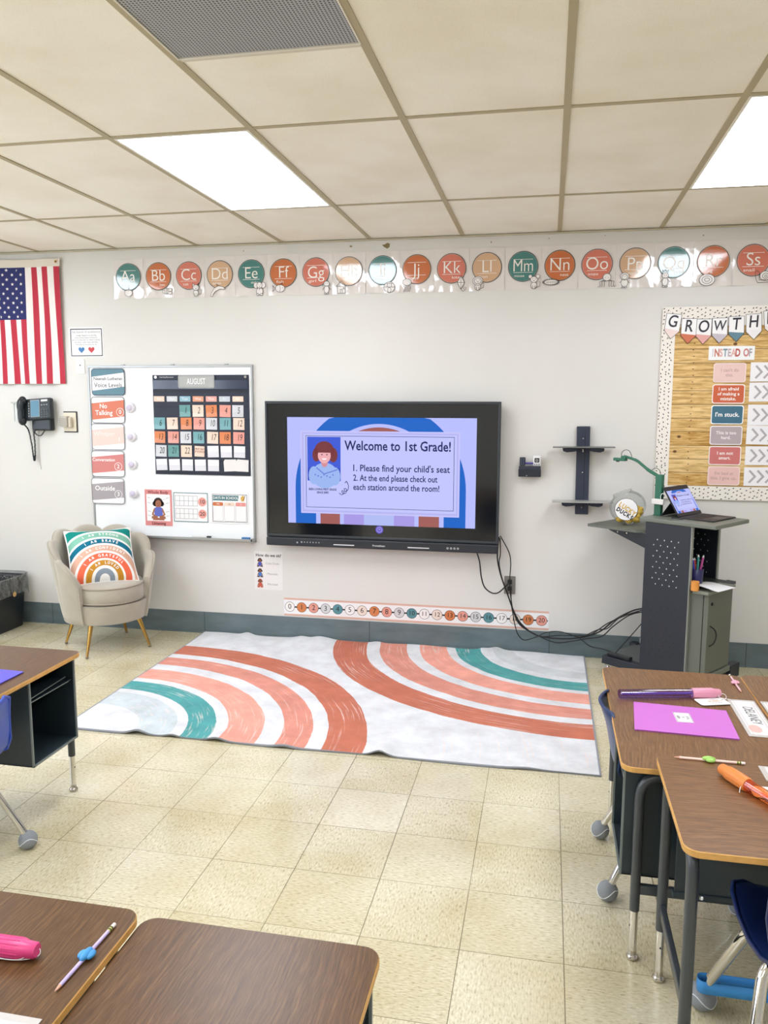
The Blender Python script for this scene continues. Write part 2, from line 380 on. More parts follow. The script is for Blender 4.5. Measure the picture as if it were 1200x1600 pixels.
# ---------------------------------------------------------------- room shell
x0, x1, y0, y1 = ROOM
b = MB(); b.box(x0-.1, x1+.1, y0-.1, y1+.1, -.1, 0, M_FLOOR); struct(b.build('floor'))
b = MB(); b.box(x0-.1, x1+.1, y0-.1, y1+.1, H, H+.1, M_CEIL); struct(b.build('ceiling'))
b = MB(); b.box(x0-.1, x1+.1, 0, .1, 0, H, M_WALL)
chip = mat('#8a7a4e', .9)
b.poly([(-.070, 2.612), (-.055, 2.598), (-.035, 2.588), (-.02, 2.598), (-.018, 2.618), (-.035, 2.624), (-.052, 2.615)], .0006, chip)
b.poly([(-.285, 2.612), (-.272, 2.604), (-.262, 2.610), (-.272, 2.617)], .0006, chip)
for x, z, r in ((1.86, 2.6, .004), (.62, 2.605, .005), (-2.29, 2.0, .003), (.97, 2.615, .004), (-1.0, 2.606, .004), (1.3, 2.62, .003)): b.poly(circ(x, z, r, 8, r*1.3), .0006, mat('#a79c82', .9))
struct(b.build('wall_back'))
b = MB(); b.box(x0-.1, x0, y0, 0, 0, H, M_WALL); struct(b.build('wall_left'))
b = MB(); b.box(x1, x1+.1, y0, 0, 0, H, M_WALL); struct(b.build('wall_right'))
b = MB(); b.box(x0-.1, x1+.1, y0-.1, y0, 0, H, M_WALL); struct(b.build('wall_front'))
b = MB(); b.box(x0, x1, -.006, 0, 0, .1515, M_BASE); b.box(x0, x1, -.016, -.006, 0, .008, M_BASE); struct(b.build('baseboard_back'))
# windows added out of view in the left wall to light ceiling and left side
M_ADDED_DAY = mat('#e6f0ff', .3, emit=5.0)
for k in range(3):
    yc = -2.2-1.75*k; b = MB(); fm = mat('#e8e8e4', .4)
    b.box(x0+.002, x0+.012, yc-.76, yc+.76, 1.0, 2.3, M_ADDED_DAY)
    for q in ((yc-.8, yc-.75, .95, 2.35), (yc+.75, yc+.8, .95, 2.35), (yc-.02, yc+.02, .95, 2.35)): b.box(x0, x0+.04, q[0], q[1], q[2], q[3], fm)
    for q in ((.95, 1.0), (2.3, 2.35)): b.box(x0, x0+.05, yc-.8, yc+.8, q[0], q[1], fm)
    struct(b.build('added_window_%d' % (k+1)))
# suspended grid
GX, GS, T1, TS = -.7346, .5888, -.889, 1.229
b = MB()
for i in range(-5, 9):
    x = GX+GS*i
    if x0 < x < x1: b.box(x-.0125, x+.0125, y0, 0, H-.004, H, M_TBAR)
for j in range(7):
    y = T1-TS*j
    if y > y0: b.box(x0, x1, y-.0115, y+.0115, H-.0035, H-.0001, M_TBAR)
b.box(GX+GS, GX+2*GS, -2.7505, -2.7275, H-.0035, H-.0001, mat('#d8d0bc', .6))
struct(b.build('trim_1'))
b = MB(); b.box(x0, x1, -.018, 0, H-.012, H-.0045, mat('#c9bfa2', .6)); struct(b.build('trim_2'))
M_PANEL = mat('#f2f6ff', .5, emit=LIGHT, name='light_panel')
names = {(0, 0): 'bright square-edged ceiling light panel above the interactive display', (4, 0): 'bright ceiling light panel at the right above the alphabet card with letter Q'}
for i in (-4, 0, 4):
    for j in (0, 2, 4):
        lab = names.get((i, j), 'ceiling light panel out of view, column %s, row %s from the board wall' % ({-4: 'left', 0: 'middle', 4: 'right'}[i], {0: 'nearest', 2: 'second', 4: 'third'}[j]))
        if (i, j) == (-4, 0): lab = 'ceiling light panel high above the flag, left of the picture'
        t = thing('ceiling_light', lab, 'ceiling light', (GX+GS*(i+.5), T1-TS*(j+.5), H), group='ceiling light panels')
        a, c = GS/2-.0125, TS/2-.0115; fr = MB(); wf = mat('#efece2', .5)
        for q in ((-a, a, c-.012, c), (-a, a, -c, -c+.012), (-a, -a+.012, -c+.012, c-.012), (a-.012, a, -c+.012, c-.012)): fr.box(*q, -.005, -.0002, wf)
        fr.build('frame', t)
        MB().box(-a+.012, a-.012, -c+.012, c-.012, -.004, -.001, M_PANEL).build('diffuser', t)
# perforated vent
def vent_material():
    n = NT('perforated_metal'); s = 95
    fu = n.math('FRACT', n.math('MULTIPLY', n.X, s)); fv = n.math('FRACT', n.math('MULTIPLY', n.Y, s))
    du = n.math('SUBTRACT', fu, .5); dv = n.math('SUBTRACT', fv, .5)
    d = n.math('SQRT', n.math('ADD', n.math('MULTIPLY', du, du), n.math('MULTIPLY', dv, dv)))
    return n.done(n.mix(n.math('LESS_THAN', d, .3), lin('#a9abad'), lin('#3b3d40')), .5, .3)
t = thing('ceiling_vent', 'grey perforated square vent panel set in the ceiling grid', 'vent', (GX+GS*1.5, -3.045, H))
MB().box(-GS/2+.0125, GS/2-.0125, -.29, .288, -.003, -.0005, vent_material()).build('perforated_panel', t)
fr = MB()
for q in ((-.282, .282, .288, .296), (-.282, .282, -.298, -.29), (-.286, -.281, -.298, .296), (.281, .286, -.298, .296)): fr.box(*q, -.006, -.0005, mat('#e4ded0', .6))
fr.build('frame', t)

# ---------------------------------------------------------------- rug
def rug():
    X0, X1, Y0, Y1 = -1.34, 1.272, -1.735, -.022
    rip = [(-.93, .018, .05), (-.52, .014, .05), (-.18, .010, .05), (.28, .022, .045), (.95, .006, .07), (-.75, .010, .04)]
    def hgt(x, y):
        e = math.exp(-((y-Y0)/.16)**2)*1.0+.10+.7*math.exp(-((y-Y1)/.12)**2)
        z = sum(a*math.exp(-((x-c-.25*(y-Y0)*(1 if a > .012 else -.6))/s_)**2) for c, a, s_ in rip)*e
        z += .004*(1+math.sin(x*9+y*3))*math.exp(-((y-Y1)/.15)**2)
        z += .012*math.exp(-((x-.62)/.04)**2)*math.exp(-((y-Y1)/.2)**2)+.012*math.exp(-((x+.62)/.05)**2)*math.exp(-((y-Y1)/.2)**2)+.010*math.exp(-((x+1.02)/.04)**2)*math.exp(-((y-Y1)/.2)**2)
        z += .012*math.exp(-((y+1.0+.1*x)/.03)**2)*math.exp(-((x-1.27)/.1)**2)*.4
        return z
    nu, nv = 150, 60
    b = MB(); top = rug_material(); edge = mat('#8e9299', .9)
    def P(u, v, dz):
        x = X0+(X1-X0)*u; y = Y0+(Y1-Y0)*v
        if v < .02: y += .006*math.sin(x*7)
        return (x, y, .001+hgt(x, y)+dz)
    T_ = .007
    b.grid(lambda u, v: P(u, v, T_), nu, nv, top)
    b.grid(lambda u, v: P(u, 1-v, 0), nu, nv, edge)
    for k in range(nu):
        for v in (0, 1):
            a, c = k/nu, (k+1)/nu; q = [P(a, v, 0), P(c, v, 0), P(c, v, T_), P(a, v, T_)]
            b.add(q, [(0, 1, 2, 3) if v == 0 else (3, 2, 1, 0)], edge)
    for k in range(nv):
        for u in (0, 1):
            a, c = k/nv, (k+1)/nv; q = [P(u, a, 0), P(u, c, 0), P(u, c, T_), P(u, a, T_)]
            b.add(q, [(3, 2, 1, 0) if u == 0 else (0, 1, 2, 3)], edge)
    for x in (X0, X1):   # stitched binding strips
        s = 1 if x == X0 else -1
        b.add([(x+(.008*s if k else 0), Y0+(Y1-Y0)*j/60, hgt(x, Y0+(Y1-Y0)*j/60)+.0085) for j in range(61) for k in (0, 1)],
              [((2*j, 2*j+1, 2*j+3, 2*j+2) if s > 0 else (2*j+2, 2*j+3, 2*j+1, 2*j)) for j in range(60)], edge)
    b.add([(X0+(X1-X0)*j/150, Y0+(.007 if k else 0)+.006*math.sin((X0+(X1-X0)*j/150)*7)*(0 if k else 1), hgt(X0+(X1-X0)*j/150, Y0)+.0085) for j in range(151) for k in (0, 1)],
          [(2*j, 2*j+2, 2*j+3, 2*j+1) for j in range(150)], edge)
    tag(b.build('area_rug'), 'large white area rug printed with coral, rust and teal watercolor rainbow arcs', 'rug')
rug()

# ---------------------------------------------------------------- flag
def flag():
    FX, FZ = -2.626, 1.745; W_ = .578; Ht = .80; sw = W_/13
    fy = lambda X, Z, d=0: -(.022+.010*math.sin(X*38+1.2)*(.35+.65*(1-(Z)/.86))+.006*math.sin(X*17+Z*5)+d)
    red, wht, blu = mat('#c8163a', .8), mat('#f3ece8', .8), mat('#232b6b', .8)
    t = thing('flag', 'striped red, white and blue national flag hanging upright on the wall', 'flag', (FX, 0, FZ))
    b = MB(); x0 = -W_/2
    def strip(xa, xb, za, zb, m, d=0):
        n = 3; q = 14
        b.grid(lambda u, v: (xa+(xb-xa)*u, fy(xa+(xb-xa)*u, za+(zb-za)*v, d), za+(zb-za)*v), n, q, m)
    cz = Ht-.355
    for i in range(13):
        m = red if i % 2 == 0 else wht
        strip(x0+i*sw, x0+(i+1)*sw, 0, cz if i < 7 else Ht, m)
    strip(x0, x0+7*sw, cz, Ht, blu)
    for r in range(11):
        for k in range(5 if r % 2 else 4):
            sx = x0+(.034+k*.0685 if r % 2 == 0 else .004+k*.0685+.0) + .0
            if sx > x0+7*sw-.004: continue
            z_ = cz+.02+r*.0318; pts = star(sx+.012*0, z_, .0125, 0)
            b.add([(X, fy(X, Z, .0012), Z) for X, Z in pts], [tuple(range(10))], wht)
    b.build('cloth', t)
    b = MB(); hd = mat('#e6dccb', .8)
    b.grid(lambda u, v: (x0+W_*1.01*u, fy(x0+W_*u, Ht, .0), Ht+.052*v), 24, 2, hd); 
    b.build('header_band', t)
    for gx in (x0+W_-.018, x0+.018): g = MB(); g.ring(gx, Ht+.03, .005, .010, .034, M_GOLD, n=14); g.poly(circ(gx, Ht+.03, .005, 10), .034, M_INK); g.build('grommet', t)
flag()

# ---------------------------------------------------------------- small wall things at the left
def heart(cx, cz, s):
    p = []
    for i in range(28):
        a = 2*PI*i/28; p.append((cx+s*math.sin(a)**3, cz+s*(.8125*math.cos(a)-.3125*math.cos(2*a)-.125*math.cos(3*a)-.0625*math.cos(4*a))))
    return p[::-1]
b = MB(); b.slab(rrect(0, 0, .262, .205, .006), 0, .0015, M_LAMW)
b.outline(rect(.002, -.002, .236, .182), .006, .002, M_INK)
b.text('THE PLEDGE OF ALLEGIANCE', 0, .068, .0165, .002, mat('#77777b', .6))
for k, s_ in enumerate(('I pledge allegiance to the Flag', 'of the United States of America,', 'and to the Republic for which it stands,', 'one nation under God, indivisible,', 'with liberty and justice for all.')):
    b.text(s_, 0, .046-.0155*k, .0135, .002, mat('#55555a', .6))
b.poly(heart(-.038, -.052, .024), .002, mat('#2f7fc0', .5)); b.poly(heart(.038, -.052, .024), .002, mat('#d2252c', .5))
tag(b.build('pledge_sign', loc=(-2.17, 0, 2.031)), 'white framed pledge sign with a blue and a red heart, right of the flag', 'sign')
b = MB(); b.slab(rrect(0, 0, .066, .102, .005), 0, .006, mat('#eeedea', .4)); b.slab(circ(0, .008, .005, 10), .006, .007, M_INK)
tag(b.build('cable_plate', loc=(-2.222, 0, 1.865)), 'small blank white wall plate with a dark centre hole under the pledge sign', 'wall plate')
# clear holder behind the phone
b = MB(); pl = mat('#dcdedc', .25)
b.slab(rrect(0, 0, .17, .14, .004), 0, .004, pl); b.box(-.085, .085, -.02, 0, .058, .07, mat('#bdbfba', .3))
for k in range(-3, 4): b.box(k*.024-.003, k*.024+.003, -.008, -.003, -.068, .058, mat('#c9cbc8', .3))
tag(b.build('wall_holder', loc=(-2.69, 0, 1.548)), 'pale ribbed plastic wall holder half hidden behind the desk phone', 'holder')
def phone():
    t = thing('telephone', 'black desk telephone with blue screen mounted on the wall under the flag', 'telephone', (-2.548, 0, 1.535), (0, .0, 0))
    bk = mat('#22292e', .35); gy = mat('#9aa3a8', .4)
    b = MB(); M = Matrix.Rotation(math.radians(-8), 4, 'X') @ Matrix.Rotation(math.radians(-4), 4, 'Y')
    b.box(-.115, .125, -.075, -.035, -.055, .098, bk, .012, M); b.box(-.05, .105, -.05, 0, -.12, .05, bk, .012)
    b.build('body', t)
    b = MB()
    b.tube(bez([(-.085, -.085, .085), (-.09, -.105, .07), (-.092, -.108, 0), (-.09, -.105, -.05), (-.085, -.085, -.062)], 4), [.026]*3+[.024]*4+[.018]*6+[.024]*4, bk, 12, M)
    b.ball((-.085, -.09, .085), .032, bk, (.9, .8, 1), 14, M); b.ball((-.087, -.09, -.06), .03, bk, (.9, .8, 1), 14, M); b.build('handset', t)
    b = MB(); b.box(-.03, .034, -.080, -.074, -.03, .082, mat('#7fb4d0', .2, emit=.75), .002, M); b.box(-.034, .038, -.078, -.0745, -.034, .088, gy, .002, M); b.build('screen', t)
    b = MB()
    for r in range(4):
        for c in range(3): b.box(.055+c*.02-.007, .055+c*.02+.007, -.079, -.0745, -.038+r*.017-.005, -.038+r*.017+.005, mat('#4c555b', .4), .001, M)
    for c in range(3): b.box(.055+c*.02-.005, .055+c*.02+.005, -.078, -.0745, .045, .052, gy, 0, M)
    b.build('line_keys', t); MB().box(.05, .1, -.078, -.0745, .072, .086, M_WHITE, .001, M).build('paper_label', t); b = MB()
    for r in range(6): b.box(-.05, -.043, -.078, -.0745, -.03+r*.018, -.02+r*.018, gy, 0, M)
    b.build('line_keys', t)
    b = MB(); path = bez([(-.09, -.07, -.08), (-.082, -.04, -.12), (-.07, -.03, -.22), (-.062, -.03, -.3), (-.055, -.03, -.335), (-.048, -.03, -.3), (-.045, -.03, -.2), (-.045, -.04, -.1)], 14)
    coil = []
    for i, p in enumerate(path):
        for j in range(3):
            a = (i*3+j)*1.9; coil.append((p.x+.0045*math.cos(a), p.y+.0045*math.sin(a), p.z))
    b.tube(coil, .0028, M_BLACK, 5); b.build('coiled_cord', t)
    b = MB(); b.tube(bez([(.0, -.03, -.1), (-.02, -.06, -.125), (.0, -.06, -.15), (.03, -.06, -.152), (.05, -.05, -.12), (.04, -.03, -.10)], 5), .004, M_BLACK, 6)
    b.tube(bez([(-.03, -.004, -.1), (-.033, -.004, -.3), (-.025, -.004, -.4)], 5), .003, mat('#d9d5d0', .5), 6); b.build('line_cord', t)
phone()
t = thing('thermostat', 'beige box on a cream wall plate with dark edge, right of the telephone', 'thermostat', (-2.318, 0, 1.478))
b = MB(); b.slab(rrect(0, 0, .108, .148, .004), 0, .004, mat('#2a2522', .5)); b.slab(rrect(-.004, 0, .098, .132, .004), .004, .009, mat('#e9dfc6', .5)); b.build('wall_plate', t)
b = MB(); b.box(-.06, .0, -.05, -.009, -.035, .04, mat('#b5ada0', .45), .006)
for k in range(4): b.box(-.061, -.01, -.0515, -.049, -.022+k*.014, -.019+k*.014, mat('#857c70', .5))
b.build('box', t); b = MB(); b.box(0, .022, -.04, -.009, -.04, .034, mat('#cfc3ab', .4), .006); b.build('cover', t)

# ---------------------------------------------------------------- whiteboard and what hangs on it
t = thing('whiteboard', 'wall mounted whiteboard with aluminum frame and pen tray', 'whiteboard', (-1.554, 0, .668))
b = MB(); b.box(-.602, .602, -.014, -.001, 0, 1.196, mat('#f3f5f6', .18, spec=.5)); b.build('panel', t)
b = MB()
for q in ((-.607, .607, 1.185, 1.2), (-.607, .607, -.004, .012), (-.607, -.594, 0, 1.19), (.594, .607, 0, 1.19)): b.box(q[0], q[1], -.02, -.0005, q[2], q[3], M_ALU, .002)
for x in (-.34, .03, .42): b.box(x-.012, x+.012, -.018, -.001, 1.2, 1.208, M_ALU, .002)
b.build('frame', t)
b = MB(); b.box(-.55, .607, -.075, -.02, .012, .018, M_ALU, .001); b.box(-.55, .607, -.08, -.074, .012, .028, M_ALU, .001); b.box(.594, .609, -.08, -.02, .0, .03, M_ALU, .002); b.build('pen_tray', t)
WBZ, WY = .668, .016
tag(MB().box(-.03, .03, -.008, .008, 0, .016, mat('#2476b8', .5), .003).build('eraser', loc=(-1.005, -.045, .688)), 'small blue block at the right end of the whiteboard tray', 'eraser')
b = MB(); b.tube([(-.07, 0, 0), (.04, 0, 0)], .0075, mat('#dcdad8', .4), 10); b.tube([(.04, 0, 0), (.07, 0, 0)], .008, M_BLACK, 10)
tag(b.build('dry_erase_marker', loc=(-1.33, -.045, .696)), 'white marker with black cap lying on the whiteboard tray', 'marker')
def onboard(b, name, x, z, label, cat, group=None, depth=WY, rot=0):
    return tag(b.build(name, loc=(x, -depth-(.005 if name == 'voice_level_card' else 0), z), rot=(0, rot, 0)), label, cat, group)
cards = [(None, 1.756, '#4b7d8e'), ('#e06a36', 1.563, '#e06a36'), ('#efcabd', 1.377, '#efcabd'), ('#da7a72', 1.187, '#da7a72'), ('#a9a0a4', .995, '#a9a0a4')]
vl = ['voice levels title card with teal top and bottom', 'orange No Talking card', 'pale pink Whisper card', 'coral pink Conversation card', 'grey Outside card']
for k, (c, z, edge) in enumerate(cards):
    b = MB(); P = rrect(0, 0, .252, .184, .022)
    if k == 0:
        b.slab(P, 0, .0015, mat(edge, .3, spec=.5)); b.poly([(-.122, -.06), (.122, -.032), (.122, .064), (-.122, .036)], .002, M_LAMW)
        b.text('Neenah Lutheran', 0, .022, .031, .0025, M_INK, .012); b.text('Voice Levels', 0, -.022, .042, .0025, M_INK, .006)
    else:
        b.slab(P, 0, .0015, M_LAMW)
        b.poly([(-.124, -.068), (.124, -.044), (.124, .070), (-.124, .046)], .002, mat(c, .3, spec=.5)); wt = mat('#fbf7f4', .4)
        if k == 1: b.text('No', -.035, .026, .044, .0025, wt, .012); b.text('Talking', -.032, -.020, .046, .0025, wt, .012); dig = (.092, -.014, '0')
        if k == 2: b.text('Whisper', -.03, .02, .046, .0025, mat('#f7e0d8', .4), .006); dig = (.085, -.018, '1')
        if k == 3: b.text('Conversation', -.032, .028, .032, .0025, wt, .012); dig = (.078, -.018, '2')
        if k == 4: b.text('Outside', -.022, .018, .048, .0025, wt, .012); dig = (.08, -.022, '3')
        b.text(dig[2], dig[0], dig[1], .04, .0025, wt, .012)
        if k != 2: b.ring(dig[0], dig[1], .026, .029, .0025, wt)
    b.outline(rrect(0, 0, .248, .18, .021), .0035, .0028, M_INK if k < 2 else mat('#5d565a', .5))
    onboard(b, 'voice_level_card', (-2.004, -2.013, -2.021, -2.030, -2.039)[k], z, vl[k]+' at the left edge of the whiteboard', 'card', 'voice level cards')
for k, (z, n_) in enumerate(((1.58, 'No Talking'), (1.38, 'Whisper'), (1.187, 'Conversation'), (.984, 'Outside'))):
    t = thing('push_light', 'round white push light beside the %s card' % n_, 'light', (-1.843, -.0145, z), group='round push lights on the whiteboard')
    b = MB(); R_ = Matrix.Rotation(PI/2, 4, 'X'); b.lathe([(.034, 0), (.036, .004), (.034, .018), (.026, .024), (.0001, .025)], mat('#ece9ee', .35), 24, R_); b.build('housing', t)
    b = MB(); b.lathe([(.021, .022), (.0215, .026), (.017, .030), (.0001, .032)], mat('#d2c8de', .4), 20, R_); b.build('lens', t)

# calendar pocket chart
def calendar():
    CX, CZ = -1.322, 1.122; w_, h_ = .70, .68
    nv = mat('#20283c', .55, bump=.1, bscale=20); cl = mat('#2c3650', .12, spec=.7)
    t = thing('calendar_pocket_chart', 'navy blue calendar pocket chart hanging on the whiteboard', 'calendar', (CX, -WY, CZ))
    b = MB(); b.slab([(-.349, 0), (.349, 0), (.349, h_), (-.349, h_)], 0, .003, nv)
    for x in (-.325, .325): b.slab(circ(x, h_-.014, .009, 12), .003, .006, M_CHROME)
    b.text('Learning Resources', -.245, h_-.014, .013, .0045, M_WHITE)
    b.build('backing', t)
    b = MB()
    for z in (.575, .51, .474, .386, .293, .198, .103, .02): b.box(-.345, .345, -.005, -.003, z-.010, z-.002, mat('#141a2b', .5))
    b.build('pocket_seams', t)
    b = MB(); b.box(-.345, .345, -.0115, -.0105, .585, .645, cl); 
    for z in (.40,): pass
    b.build('clear_strip', t)
    b = MB(); b.slab(rrect(0, 0, .262, .086, .01), 0, .002, mat('#aeb0ad', .4)); b.outline(rrect(0, 0, .25, .074, .008), .0025, .0025, mat('#8c8e8b', .5)); b.text('AUGUST', 0, 0, .056, .003, M_WHITE, .01, sx=.62)
    tag(b.build('month_card', loc=(-1.346, -WY-.0118, 1.757)), 'grey month card reading AUGUST at the top of the calendar chart', 'card')
    T_, Pc, O_, K_, G_ = '#6aa9b0', '#f0d3bd', '#e8833e', '#ee9a88', '#cfd1d6'; TG = '#5c9a97'
    xs = [-1.625+.0955*k for k in range(7)]
    rows = [1.560, 1.474, 1.379, 1.285, 1.190]
    for k, (c, d) in enumerate(((Pc, 'Sun'), (G_, 'Mon'), ('#8fbfd0', 'Tues'), ('#eda27c', 'Wed'), ('#eea99c', 'Thur'), ('#c3ccd4', 'Fri'), (Pc, 'Sat'))):
        b = MB(); b.slab(rect(0, 0, .078, .036), 0, .0012, mat(c, .5)); b.text(d, 0, 0, .022, .0018, M_WHITE)
        tag(b.build('weekday_card', loc=(xs[k], -WY-.0055, 1.641)), 'weekday strip card %s in the top row of the calendar chart' % ('for '+['Sunday', 'Monday', 'Tuesday', 'Wednesday', 'Thursday', 'Friday', 'Saturday'][k]), 'card', 'weekday cards in the calendar chart')
    cname = {T_: 'teal', Pc: 'peach', O_: 'orange', K_: 'pink', G_: 'grey', TG: 'green teal'}
    seq = {1: (0, 2, TG), 2: (0, 3, Pc), 3: (0, 4, O_), 4: (0, 5, K_), 5: (0, 6, G_)}
    for k, c in enumerate((T_, Pc, O_, K_, G_, T_, Pc)): seq[6+k] = (1, k, c)
    for k, c in enumerate((O_, K_, G_, T_, Pc, O_, K_)): seq[13+k] = (2, k, c)
    for k, c in enumerate((G_, TG, Pc)): seq[20+k] = (3, k, c)
    for n_, (r, k, c) in seq.items():
        b = MB(); tl = random.uniform(-.03, .03)
        b.slab(rect(0, 0, .08, .08), 0, .0012, mat(c, .5)); b.poly(rect(0, -.024, .079, .031), .0016, mat(c, .2, spec=.7))
        b.text(str(n_), .008, .002, .062, .0022, M_INK, -.004, sx=.62, shear=.12)
        tag(b.build('date_card', loc=(xs[k]+random.uniform(-.004, .004), -WY-.0055, rows[r]), rot=(0, tl, 0)), '%s date card numbered %d in the calendar chart' % (cname[c], n_), 'card', 'date cards in the calendar chart')
    b = MB(); b.slab(rect(0, 0, .072, .072), 0, .0012, mat(Pc, .5)); b.text('FIRST DAY\nOF SCHOOL', 0, .006, .018, .0018, mat('#9a5a3a', .5), .02, sx=.8)
    tag(b.build('date_card', loc=(xs[3], -WY-.0055, rows[3]), rot=(0, .04, 0)), 'peach card with small brown lettering after card 22 in the calendar chart', 'card', 'date cards in the calendar chart')
    wh = mat('#e9e8ec', .45); wl = mat('#dcdbe2', .25)
    blanks = [(3, k, 0, 'fourth row') for k in (4, 5, 6)]+[(4, k, 0, 'bottom row') for k in (0, 1, 2, 3, 4)]
    words = ['first', 'second', 'third', 'fourth', 'fifth']
    for i, (r, k, _, nm) in enumerate(blanks):
        b = MB(); b.slab(rect(0, 0, .081, .078), 0, .0012, wh); b.poly(rect(0, -.02, .08, .036), .0016, wl)
        tag(b.build('blank_card', loc=(xs[k]+.004, -WY-.0055, rows[r]), rot=(0, random.uniform(-.04, .04), 0)), 'blank white card in the calendar chart, %s blank from left in the %s' % (words[i] if i < 3 else words[i-3], nm), 'card', 'blank cards in the calendar chart')
    for k, (x, rr) in enumerate(((-1.118, -.05), (-1.03, .03))):
        b = MB(); b.slab([(-.045, -.038), (.045, -.038), (.045, .042), (-.036, .044), (-.045, .03)], 0, .0012, mat('#e6e2df', .5))
        tag(b.build('blank_card', loc=(x, -WY-.0055-.0016*k, rows[4]), rot=(0, rr, 0)), ['off-white cut-corner blank card, left of the touching pair at chart bottom right', 'off-white blank card at the bottom right corner of the calendar chart'][k], 'card', 'blank cards in the calendar chart')
calendar()

def kid(b, x, z, s, d, top, skin='#9a5f3d', hair='#2d1a14', legs=None):
    sk, hr, tp = mat(skin, .6), mat(hair, .6), mat(top, .6)
    b.poly(circ(x, z+.78*s, .23*s, 18), d, hr); b.poly(circ(x-.16*s, z+.72*s, .13*s, 12), d, hr); b.poly(circ(x+.16*s, z+.72*s, .13*s, 12), d, hr)
    b.poly(circ(x, z+.72*s, .155*s, 18, .17*s), d+.0003, sk)
    for q in (-1, 1): b.poly(circ(x+q*.055*s, z+.735*s, .018*s, 6), d+.0006, M_INK)
    b.line([(x-.05*s, z+.66*s), (x, z+.645*s), (x+.05*s, z+.66*s)], .014*s, d+.0006, mat('#5c1a1a', .6))
    b.poly([(x-.2*s, z+.12*s), (x+.2*s, z+.12*s), (x+.22*s, z+.5*s), (x+.1*s, z+.57*s), (x-.1*s, z+.57*s), (x-.22*s, z+.5*s)], d+.0002, tp)
    for q in (-1, 1):
        b.line([(x+q*.2*s, z+.46*s), (x+q*.3*s, z+.22*s), (x+q*.12*s, z+.08*s)], .075*s, d+.0004, sk)
        b.poly([(x+q*.05*s, z), (x+q*.36*s, z+.02*s), (x+q*.34*s, z+.13*s), (x+q*.05*s, z+.16*s)][::(1 if q > 0 else -1)], d+.0005, mat(legs, .6) if legs else sk)
b = MB(); b.slab(rect(0, 0, .203, .255), 0, .0015, mat('#e98b88', .3)); b.poly(rect(0, 0, .178, .188), .002, M_PAPER)
b.text('Whole Body', 0, .108, .03, .0025, mat('#6a2026', .5), .012); b.text('Listening', 0, -.111, .03, .0025, mat('#6a2026', .5), .02)
kid(b, 0, -.08, .15, .0025, '#5a67c8', '#a8623c')
b.poly([(-.045, -.088), (.045, -.088), (.04, -.072), (-.04, -.072)], .0035, mat('#a8623c', .6))
for s_ in (-1, 1):
    for z in (.066, .03, -.03, -.06): b.line([(s_*.058, z), (s_*.08, z+.006)], .0025, .0025, mat('#88888c', .5)); b.line([(s_*.052, z-.006), (s_*.035, z-.012)], .0012, .0025, mat('#88888c', .5))
onboard(b, 'listening_poster', -1.66, .886, 'pink bordered poster of a seated child reading Whole Body Listening', 'poster')
b = MB(); b.slab(rect(0, 0, .258, .208), 0, .0015, M_LAMW); b.outline(rect(0, 0, .25, .2), .005, .002, mat('#3c7a82', .5)); g_ = mat('#8b8d90', .5)
for zc in (.045, -.045):
    for i in range(6): b.line([(-.115+i*.033, zc-.035), (-.115+i*.033, zc+.035)], .0022, .002, g_)
    for j in range(3): b.line([(-.115, zc-.035+j*.035), (.05, zc-.035+j*.035)], .0022, .002, g_)
for z, s_ in ((.04, '10'), (-.044, '20')): b.poly(circ(.086, z, .031), .002, mat('#ee9d90', .4)); b.text(s_, .086, z, .04, .0025, M_INK, .004)
onboard(b, 'ten_frame_poster', -1.417, .895, 'ten frame poster with pink circles reading 10 and 20', 'poster')
b = MB(); b.slab(rect(0, 0, .272, .212), 0, .0015, M_LAMW); b.outline(rect(0, 0, .25, .19), .003, .002, mat('#4a5a60', .5))
b.poly([(-.122, .052), (.062, .052), (.066, .088), (-.122, .088)], .002, mat('#2e7378', .4)); b.text('DAYS IN SCHOOL', -.028, .070, .027, .0025, M_WHITE, .014, sx=.84)
for k, c in enumerate(('#d9702c', '#f0d6bf', '#ee938a')):
    x = -.085+k*.083; b.outline(rrect(x, -.028, .074, .125, .01), .002, .002, mat('#b7b2ac', .5)); b.poly(rrect(x, .028, .075, .025, .008), .0024, mat(c, .4)); b.text(('100s', '10s', '1s')[k], x, .028, .014, .0028, M_INK if k == 1 else M_WHITE)
b.poly([(.085, .05), (.105, .05), (.112, .078), (.098, .092), (.08, .075)], .002, mat('#e3b23c', .4)); b.line([(.098, .055), (.115, .09)], .004, .0026, mat('#8b6a3a', .5))
onboard(b, 'school_days_poster', -1.13, .897, 'poster reading DAYS IN SCHOOL with three place value columns', 'poster')

# sitting poster and number line on the wall
b = MB(); b.slab(rect(0, 0, .207, .268), 0, .0015, mat('#e9e6e4', .2)); b.text('How do we sit?', 0, .108, .029, .002, M_INK, .022)
for k, (s_, c, l) in enumerate((('Criss Cross', '#3f4fc0', '#2b3450'), ('Mountain', '#3474c8', '#1e2a48'), ('Mermaid', '#d8502e', '#e06a3c'))):
    kid(b, -.062, .026-.073*k, .062, .002, c, '#8a5236', '#3a1d12' if k < 2 else '#a8432a', l); b.text(s_, .028, .052-.073*k, .0205, .002, mat('#8d8b8c', .5))
tag(b.build('sitting_poster', loc=(-.862, 0, .467)), 'small white poster reading How do we sit below the display', 'poster')
b = MB(); b.slab(rect(0, 0, 1.793, .12), 0, .0015, M_LAMW)
for z in (.056, -.056): b.poly(rect(0, z, 1.793, .013), .0018, mat('#e2b3a0', .4))
nc = ['#f1ece8', '#e0813c', '#ec9b88', '#d2d2d4', '#4f909a', '#f1efed', '#eedccd', '#e0813c', '#ec9b88', '#cfcfd2', '#4f909a', '#efecea', '#eedccd', '#df7a36', '#ec9b88', '#cfcfd2', '#4f909a', '#efecea', '#eedccd', '#e0813c', '#ec9b88']
